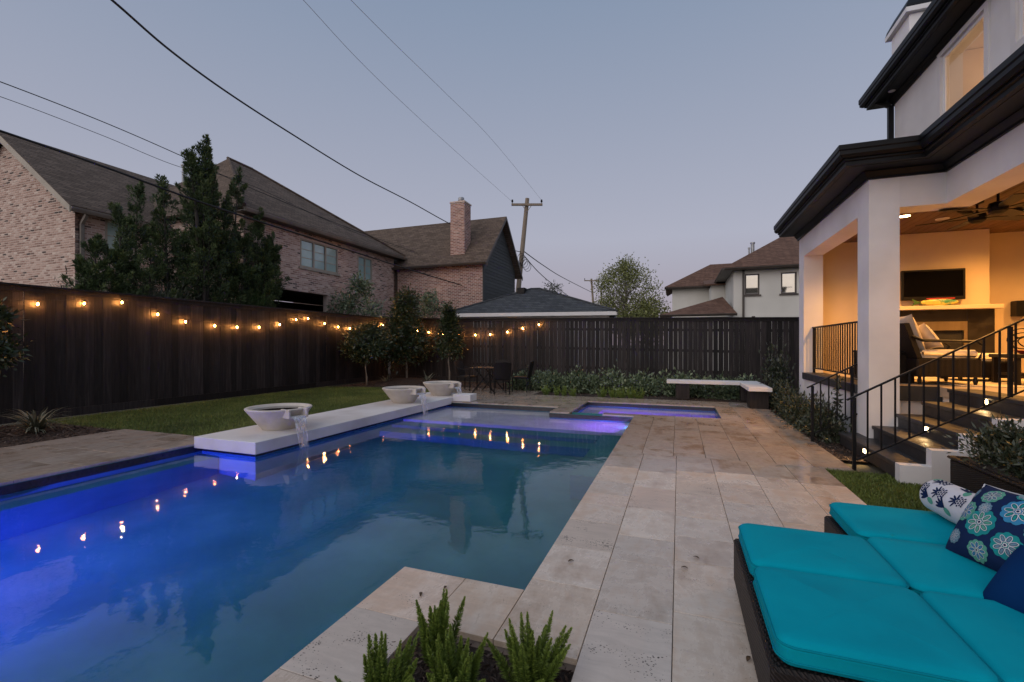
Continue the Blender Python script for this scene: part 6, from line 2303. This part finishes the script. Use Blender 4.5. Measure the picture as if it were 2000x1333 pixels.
# ---- low grey hip-roofed garage behind the back fence
gg = thing('garage', 'low garage with charcoal hip roof and white fascia behind the back fence', 'garage', (-5.8, 18, 0))
Ga, Gb = Vector((-9.25, 16.9, 0)), Vector((-2.25, 18.0, 0))
gu_ = (Gb - Ga).normalized()
gn = Vector((-gu_.y, gu_.x, 0))
GD, GE = 4.4, 2.66
cr = [Ga, Gb, Gb + gn * GD, Ga + gn * GD]
ins = [Ga + gu_ * .3 + gn * .3, Gb - gu_ * .3 + gn * .3, Gb - gu_ * .3 + gn * (GD - .3), Ga + gu_ * .3 + gn * (GD - .3)]
cpart(MB().prism([(p.x, p.y) for p in ins], 0, GE - 0.02), 'walls', 'white_paint', gg)
r1 = (Ga + gu_ * 3.35 + gn * GD / 2) + Vector((0, 0, 3.92))
r2 = (Ga + gu_ * 3.75 + gn * GD / 2) + Vector((0, 0, 3.92))
c4 = [p + Vector((0, 0, GE + 0.05)) for p in cr]
q = MB()
q.poly([c4[0], c4[1], r2, r1], 0.06, (0, -0.5, 0.85)).poly([c4[1], c4[2], r2], 0.06, (0.4, 0, 0.9)).poly([c4[2], c4[3], r1, r2], 0.06, (0, 0.5, 0.85)).poly([c4[3], c4[0], r1], 0.06, (-0.4, 0, 0.9))
gro = cpart(q, 'roof', 'shingle_grey', gg)
q = MB()
for (p_, q_) in ((c4[0], r1), (c4[1], r2), (r1, r2)):
    q.tube([p_ + Vector((0, 0, .01)), q_ + Vector((0, 0, .01))], 0.05, 6)
q.build('ridge_cap', 'shingle_grey', gro)
for i in range(4):
    p_, q_ = cr[i], cr[(i + 1) % 4]
    oo = (p_ + q_) / 2 - (Ga + Gb + gn * GD) / 2 * 0
    t_ = (q_ - p_).normalized()
    out = Vector((t_.y, -t_.x, 0))
    vs = [p_ + Vector((0, 0, GE - 0.10)), q_ + Vector((0, 0, GE - 0.10)), q_ + Vector((0, 0, GE + 0.045)), p_ + Vector((0, 0, GE + 0.045))]
    cpart(MB().poly(vs, 0.03, out), 'fascia', 'white_paint', gg)
rv = r1.lerp(c4[0], 0.12)
MB().box(rv.x - 0.12, rv.x + 0.22, rv.y - 0.2, rv.y + 0.15, rv.z - 0.1, rv.z + 0.16).build('roof_vent', 'plastic_black', gro)

# ---- white house to the right behind the back fence
wh = thing('stucco_house', 'cream stucco house with rust brown hip roofs behind the back fence at right', 'house', (5, 30, 0))
VX0, VY0, VE = 2.75, 27.0, 5.45
wA, wB = (3.30, 3.98, 4.05, 5.15), (4.98, 5.68, 4.05, 5.15)
cpart(wall_with_holes('Y', VY0, VY0 + 0.3, VX0, 12.0, 0, VE, [wA, wB]), 'front_wall', 'stucco_cream', wh)
cpart(MB().box(VX0, VX0 + 0.3, VY0 + 0.301, 34.5, 0, VE), 'side_wall', 'stucco_cream', wh)
for w_ in (wA, wB):
    pane_window(wh, 'Y', VY0, -1, *w_, 1, 1, 'trim_brown', 'glass_mirror', 0.08)
cpart(MB().box(-0.45, VX0 - 0.001, 34.5, 34.8, 0, VE), 'wing_wall', 'stucco_cream', wh)
cpart(MB().box(-0.45, -0.15, 34.801, 40, 0, VE), 'wing_side_wall', 'stucco_cream', wh)
cpart(MB().box(1.95, VX0 - 0.001, 31.8, 34.499, 0, VE - 0.25), 'stair_bay', 'stucco_cream', wh)
ov = 0.5
q = MB()
e_ = VE + 0.05
q.poly([(VX0 - ov, VY0 - ov, e_), (13, VY0 - ov, e_), (13, VY0 + 5.5, e_ + 3.6), (VX0 + 5.0, VY0 + 5.5, e_ + 3.6)], 0.1, (0, -0.5, 0.85))
q.poly([(VX0 - ov, 38, e_), (VX0 - ov, VY0 - ov, e_), (VX0 + 5.0, VY0 + 5.5, e_ + 3.6), (VX0 + 5.0, 38, e_ + 3.6)], 0.1, (-0.5, 0, 0.85))
cpart(q, 'main_roof', 'shingle_rust', wh)
q = MB()
q.poly([(-0.95, 34.0, e_), (VX0 + 0.6, 34.0, e_), (VX0 + 2.4, 37.0, e_ + 1.9), (2.2, 37.0, e_ + 1.9)], 0.1, (0, -0.5, 0.85))
q.poly([(-0.95, 40, e_), (-0.95, 34.0, e_), (2.2, 37.0, e_ + 1.9), (2.2, 40, e_ + 1.9)], 0.1, (-0.5, 0, 0.85))
cpart(q, 'wing_roof', 'shingle_rust', wh)
q = MB()
q.poly([(1.55, 31.4, e_ - 0.25), (VX0, 31.4, e_ - 0.25), (VX0, 33.9, e_ + 0.4), (1.55, 33.9, e_ + 0.3)], 0.1, (0, -0.3, 0.9))
cpart(q, 'bay_roof', 'shingle_rust', wh)
gutter_run(wh, (VX0 - ov, VY0 - ov), (12.5, VY0 - ov), (0, -1), 'trim_brown', e_ - 0.16)
gutter_run(wh, (VX0 - ov, VY0 - ov), (VX0 - ov, 34.0), (-1, 0), 'trim_brown', e_ - 0.16)
gutter_run(wh, (-0.95, 34.0), (VX0 - ov, 34.0), (0, -1), 'trim_brown', e_ - 0.16)
cpart(MB().box(VX0 - ov, 12.5, VY0 - ov, VY0 - 0.001, e_ - 0.14, e_ - 0.11).box(VX0 - ov, VX0 - 0.001, VY0, 34.4, e_ - 0.14, e_ - 0.11).box(-0.9, VX0 - ov - 0.001, 34.02, 34.499, e_ - 0.14, e_ - 0.11), 'soffit', 'trim_brown', wh)
cpart(MB().box(VX0 + 0.42, VX0 + 0.52, VY0 - 0.09, VY0 - 0.002, 0, VE - 0.1), 'downspout', 'trim_brown', wh)
# low porch roof at its left
q = MB()
q.poly([(-1.0, 26.3, 3.05), (VX0 + 0.1, 26.3, 3.05), (VX0 - 0.4, 28.6, 4.15)], 0.08, (0, -0.4, 0.9))
q.poly([(-1.0, 31.0, 3.05), (-1.0, 26.3, 3.05), (VX0 - 0.4, 28.6, 4.15)], 0.08, (-0.4, 0, 0.9))
cpart(q, 'porch_roof', 'shingle_rust', wh)
gutter_run(wh, (-1.0, 26.32), (VX0 + 0.1, 26.32), (0, -1), 'trim_brown', 2.93)
cpart(MB().box(-0.6, VX0 - 0.01, 26.9, 31, 0, 2.92), 'porch_wall', 'stucco_cream', wh)
for (px, py, D_, h_, r_) in ((1470, 474, 27.5, 0.9, 0.10), (1463, 484, 27.5, 0.6, 0.05)):
    p = at(px, py, D_)
    q = MB().lathe([(r_, -h_ - 1.0), (r_, -0.08), (r_ * 1.35, -0.08), (r_ * 1.35, 0), (0.01, 0.02)], p.x, p.y, 12)
    q.v = [(x, y, z + p.z) for x, y, z in q.v]
    cpart(q, 'vent_pipe', 'galvanised', wh)

# ================================================================== UTILITY POLES AND WIRES
def pole(name, label, base_px, base_py, top_px, top_py, D_, r_, arm_px, arm_py, arm_half, extra=False):
    B_ = at(base_px, base_py, D_)
    T_ = at(top_px, top_py, D_)
    dirv = (T_ - B_).normalized()
    g_ = B_ - dirv * (B_.z / dirv.z)
    root = thing(name, label, 'utility pole', g_)
    cpart(MB().tube([g_, T_], [r_ * 1.25, r_ * 0.85], 12), 'shaft', 'pole_wood', root)
    if arm_half:
        c_ = at(arm_px, arm_py, D_)
        a_ = Vector((R0, R1, 0.0))
        front = Vector((-F0, -F1, 0)) * (r_ + 0.05)
        p_, q_ = c_ - a_ * arm_half + front, c_ + a_ * arm_half + front
        cpart(MB().bar(p_, q_, 0.11, 0.13), 'crossarm', 'pole_wood', root)
        for s_ in (-1, 1):
            cpart(MB().bar(c_ + a_ * (s_ * arm_half * 0.33) + front, c_ + Vector((0, 0, -0.45)) + front, 0.03, 0.03), 'brace', 'pole_wood', root)
            i_ = c_ + a_ * (s_ * arm_half * 0.94) + front
            q = MB().lathe([(0.02, 0.06), (0.02, 0.14), (0.06, 0.15), (0.07, 0.19), (0.045, 0.22), (0.06, 0.25), (0.05, 0.30), (0.01, 0.31)], i_.x, i_.y, 10)
            q.v = [(x, y, z + i_.z) for x, y, z in q.v]
            cpart(q, 'insulator', 'plastic_black', root)
    return root


up = pole('utility_pole', 'tall leaning wooden utility pole with crossarm behind the red brick house', 1012, 570, 1030, 388, 28.0, 0.145, 1029, 402, 0.95)
pp = at(1022, 500, 27.8)
q = MB()
for k in range(5):
    c_ = at(1018 + 3 * k, 505 + 4 * k, 27.75)
    q.tube([(c_.x + 0.22 * math.cos(t_) * R0, c_.y + 0.22 * math.cos(t_) * R1, c_.z + 0.3 * math.sin(t_)) for t_ in [2 * math.pi * j / 16 for j in range(17)]], 0.014, 5, False)
cpart(q, 'cable_coil', 'wire_black', up)
pc = at(1014, 515, 27.75)
cpart(MB().cbox(pc.x - 0.12, pc.x + 0.05, pc.y - 0.15, pc.y, pc.z - 0.4, pc.z + 0.15, 0.01), 'splice_box', 'galvanised', up)
pole('utility_pole', 'distant utility pole with crossarm left of the leafy tree', 1160, 612, 1155, 545, 62.0, 0.15, 1155, 549, 1.0)
pole('utility_pole', 'distant bare utility pole beside the one with a crossarm', 1175, 612, 1174, 562, 66.0, 0.13, 0, 0, 0)


def wire(label, ctrl, r_, mat='wire_black'):
    pts = [at(*c_) for c_ in ctrl]
    if ctrl[0][0] < 700:
        pts.insert(0, pts[0] + (pts[0] - pts[1]) * 4)      # the span carries on behind the viewer
    out = []
    n_ = len(pts)
    for i in range(n_ - 1):
        p0, p1, p2, p3 = pts[max(i - 1, 0)], pts[i], pts[i + 1], pts[min(i + 2, n_ - 1)]
        for k in range(10):
            t = k / 10
            out.append(0.5 * ((2 * p1) + (p2 - p0) * t + (2 * p0 - 5 * p1 + 4 * p2 - p3) * t * t + (3 * p1 - p0 - 3 * p2 + p3) * t ** 3))
    out.append(pts[-1])
    o = MB().tube(out, r_, 6).build('overhead_wire', mat)
    tag(o, label, 'wire', 'overhead wires')
    return o


wire('thick black cable crossing from the left edge in front of the brick houses', [(-260, 172, 7.2), (0, 256, 8.6), (200, 325, 9.6), (400, 398, 11.0), (600, 463, 13.6), (800, 527, 17.6), (930, 566, 23.0), (1012, 590, 28.0)], 0.024)
wire('upper of the two thin wires entering at the left edge', [(-300, 52, 8.0), (0, 160, 9.8), (200, 238, 11.5), (350, 303, 13.2), (500, 372, 15.5), (700, 453, 19.6), (850, 504, 24), (1018, 545, 28)], 0.011)
wire('lower of the two thin wires entering at the left edge', [(-300, 92, 8.0), (0, 189, 9.8), (200, 265, 11.5), (350, 326, 13.2), (480, 358, 15.5), (700, 457, 19.8), (880, 515, 24.5), (1018, 548, 28)], 0.007)
wire('thick black cable running from the top left to the leaning pole', [(60, -130, 6.4), (218, 0, 7.6), (330, 97, 9.0), (440, 178, 10.8), (560, 256, 13.2), (700, 342, 16.8), (800, 394, 20), (900, 448, 24.0), (1000, 488, 27.4), (1024, 492, 28)], 0.021)
wire('thin grey wire from the top edge to the left end of the crossarm', [(470, -130, 8), (592, 0, 9.6), (700, 117, 11.8), (800, 214, 14.8), (900, 305, 19.4), (1000, 394, 27.9)], 0.0055, 'wire_grey')
wire('thin grey wire from the top edge to the right end of the crossarm', [(570, -120, 8), (685, 0, 9.6), (780, 95, 11.8), (870, 182, 14.8), (965, 278, 19.4), (1060, 394, 27.9)], 0.0055, 'wire_grey')
wire('upper black cable running right from the leaning pole to the distant poles', [(1024, 492, 28), (1060, 518, 34), (1100, 543, 44), (1157, 572, 62)], 0.03)
wire('lower black cable running right from the leaning pole behind the garage', [(1024, 500, 28), (1050, 530, 31), (1080, 556, 36), (1120, 585, 46), (1157, 606, 62)], 0.025)
wire('fine line from the distant pole to the leafy tree', [(1157, 552, 62), (1190, 582, 58), (1230, 604, 54)], 0.012)

# ================================================================== FAR TREES
p = at(1222, 640, 38)
tree('leafy_tree', 'tall light green spreading tree on the skyline right of the distant poles', p.x, p.y, 9, 2.6, (2.75, 2.5, 3.0, 8.3), 9500, 0.19, 0.10, 'leaf_spring', 0.16, 'trees on the skyline', 120, spread=0.12, zb=-0.07)
p = at(1262, 640, 36)
tree('leafy_tree', 'low light green bushy tree against the cream house', p.x, p.y, 5, 1.2, (2.3, 2.0, 1.6, 4.6), 3600, 0.22, 0.12, 'leaf_spring', 0.10, 'trees on the skyline', 60, spread=0.17, zb=-0.07)
p = at(1080, 640, 34)
tree('leafy_tree', 'sparse feathery tree behind the grey garage roof', p.x, p.y, 6, 2.0, (1.2, 1.2, 3.0, 5.7), 1500, 0.22, 0.07, 'leaf_sage', 0.08, 'trees on the skyline', 34, spread=0.16, zb=-0.07)
p = at(1040, 640, 37)
tree('leafy_tree', 'pale feathery tree behind the leaning utility pole', p.x, p.y, 6, 2.0, (1.7, 1.5, 2.6, 5.4), 2000, 0.26, 0.06, 'leaf_sage', 0.08, 'trees on the skyline', 40, spread=0.16, zb=-0.07)

# a few dry leaves and crumbs of bark on the paving
mk('leaf_dry', [(0.3, (0.05, 0.03, 0.015)), (0.7, (0.11, 0.065, 0.03))], 20, rough=0.8)
for (px, py, lb_) in ((1337, 1111, 'dry brown leaf on the paving left of the daybed, nearer one'), (1360, 1091, 'dry brown leaf on the paving left of the daybed, farther one'), (1115, 1098, 'dry leaf near the pool edge on the paving'),
                      (870, 1150, 'dry leaf on the coping just behind the tall fern'), (822, 1163, 'dry leaf on the coping left of the tall fern'), (1462, 1290, 'dry leaf beside the lower corner of the wicker base')):
    D_ = 889 * 1.4 / (py - 674)
    p = at(px, py, D_)
    a_ = random.uniform(0, 6.28)
    vs = []
    for k in range(9):
        t = k / 8
        w_ = 0.009 * math.sin(math.pi * min(1, 0.05 + t * 0.95)) ** 0.8
        z_ = 0.003 + 0.007 * math.sin(t * 3.0)
        vs += [(-0.02 + 0.04 * t, -w_, z_ + 0.003), (-0.02 + 0.04 * t, 0, z_), (-0.02 + 0.04 * t, w_, z_ + 0.004)]
    fs = []
    for k in range(1, 9):
        o_ = 3 * k
        fs += [(o_ - 3, o_ - 2, o_ + 1, o_), (o_ - 2, o_ - 1, o_ + 2, o_ + 1)]
    o = MB().add(vs, fs).build('fallen_leaf', 'leaf_dry', None, True, False, (p.x, p.y, 0.0))
    o.rotation_euler = (0, 0, a_)
    tag(o, lb_, 'leaf', 'dry leaves on the paving')
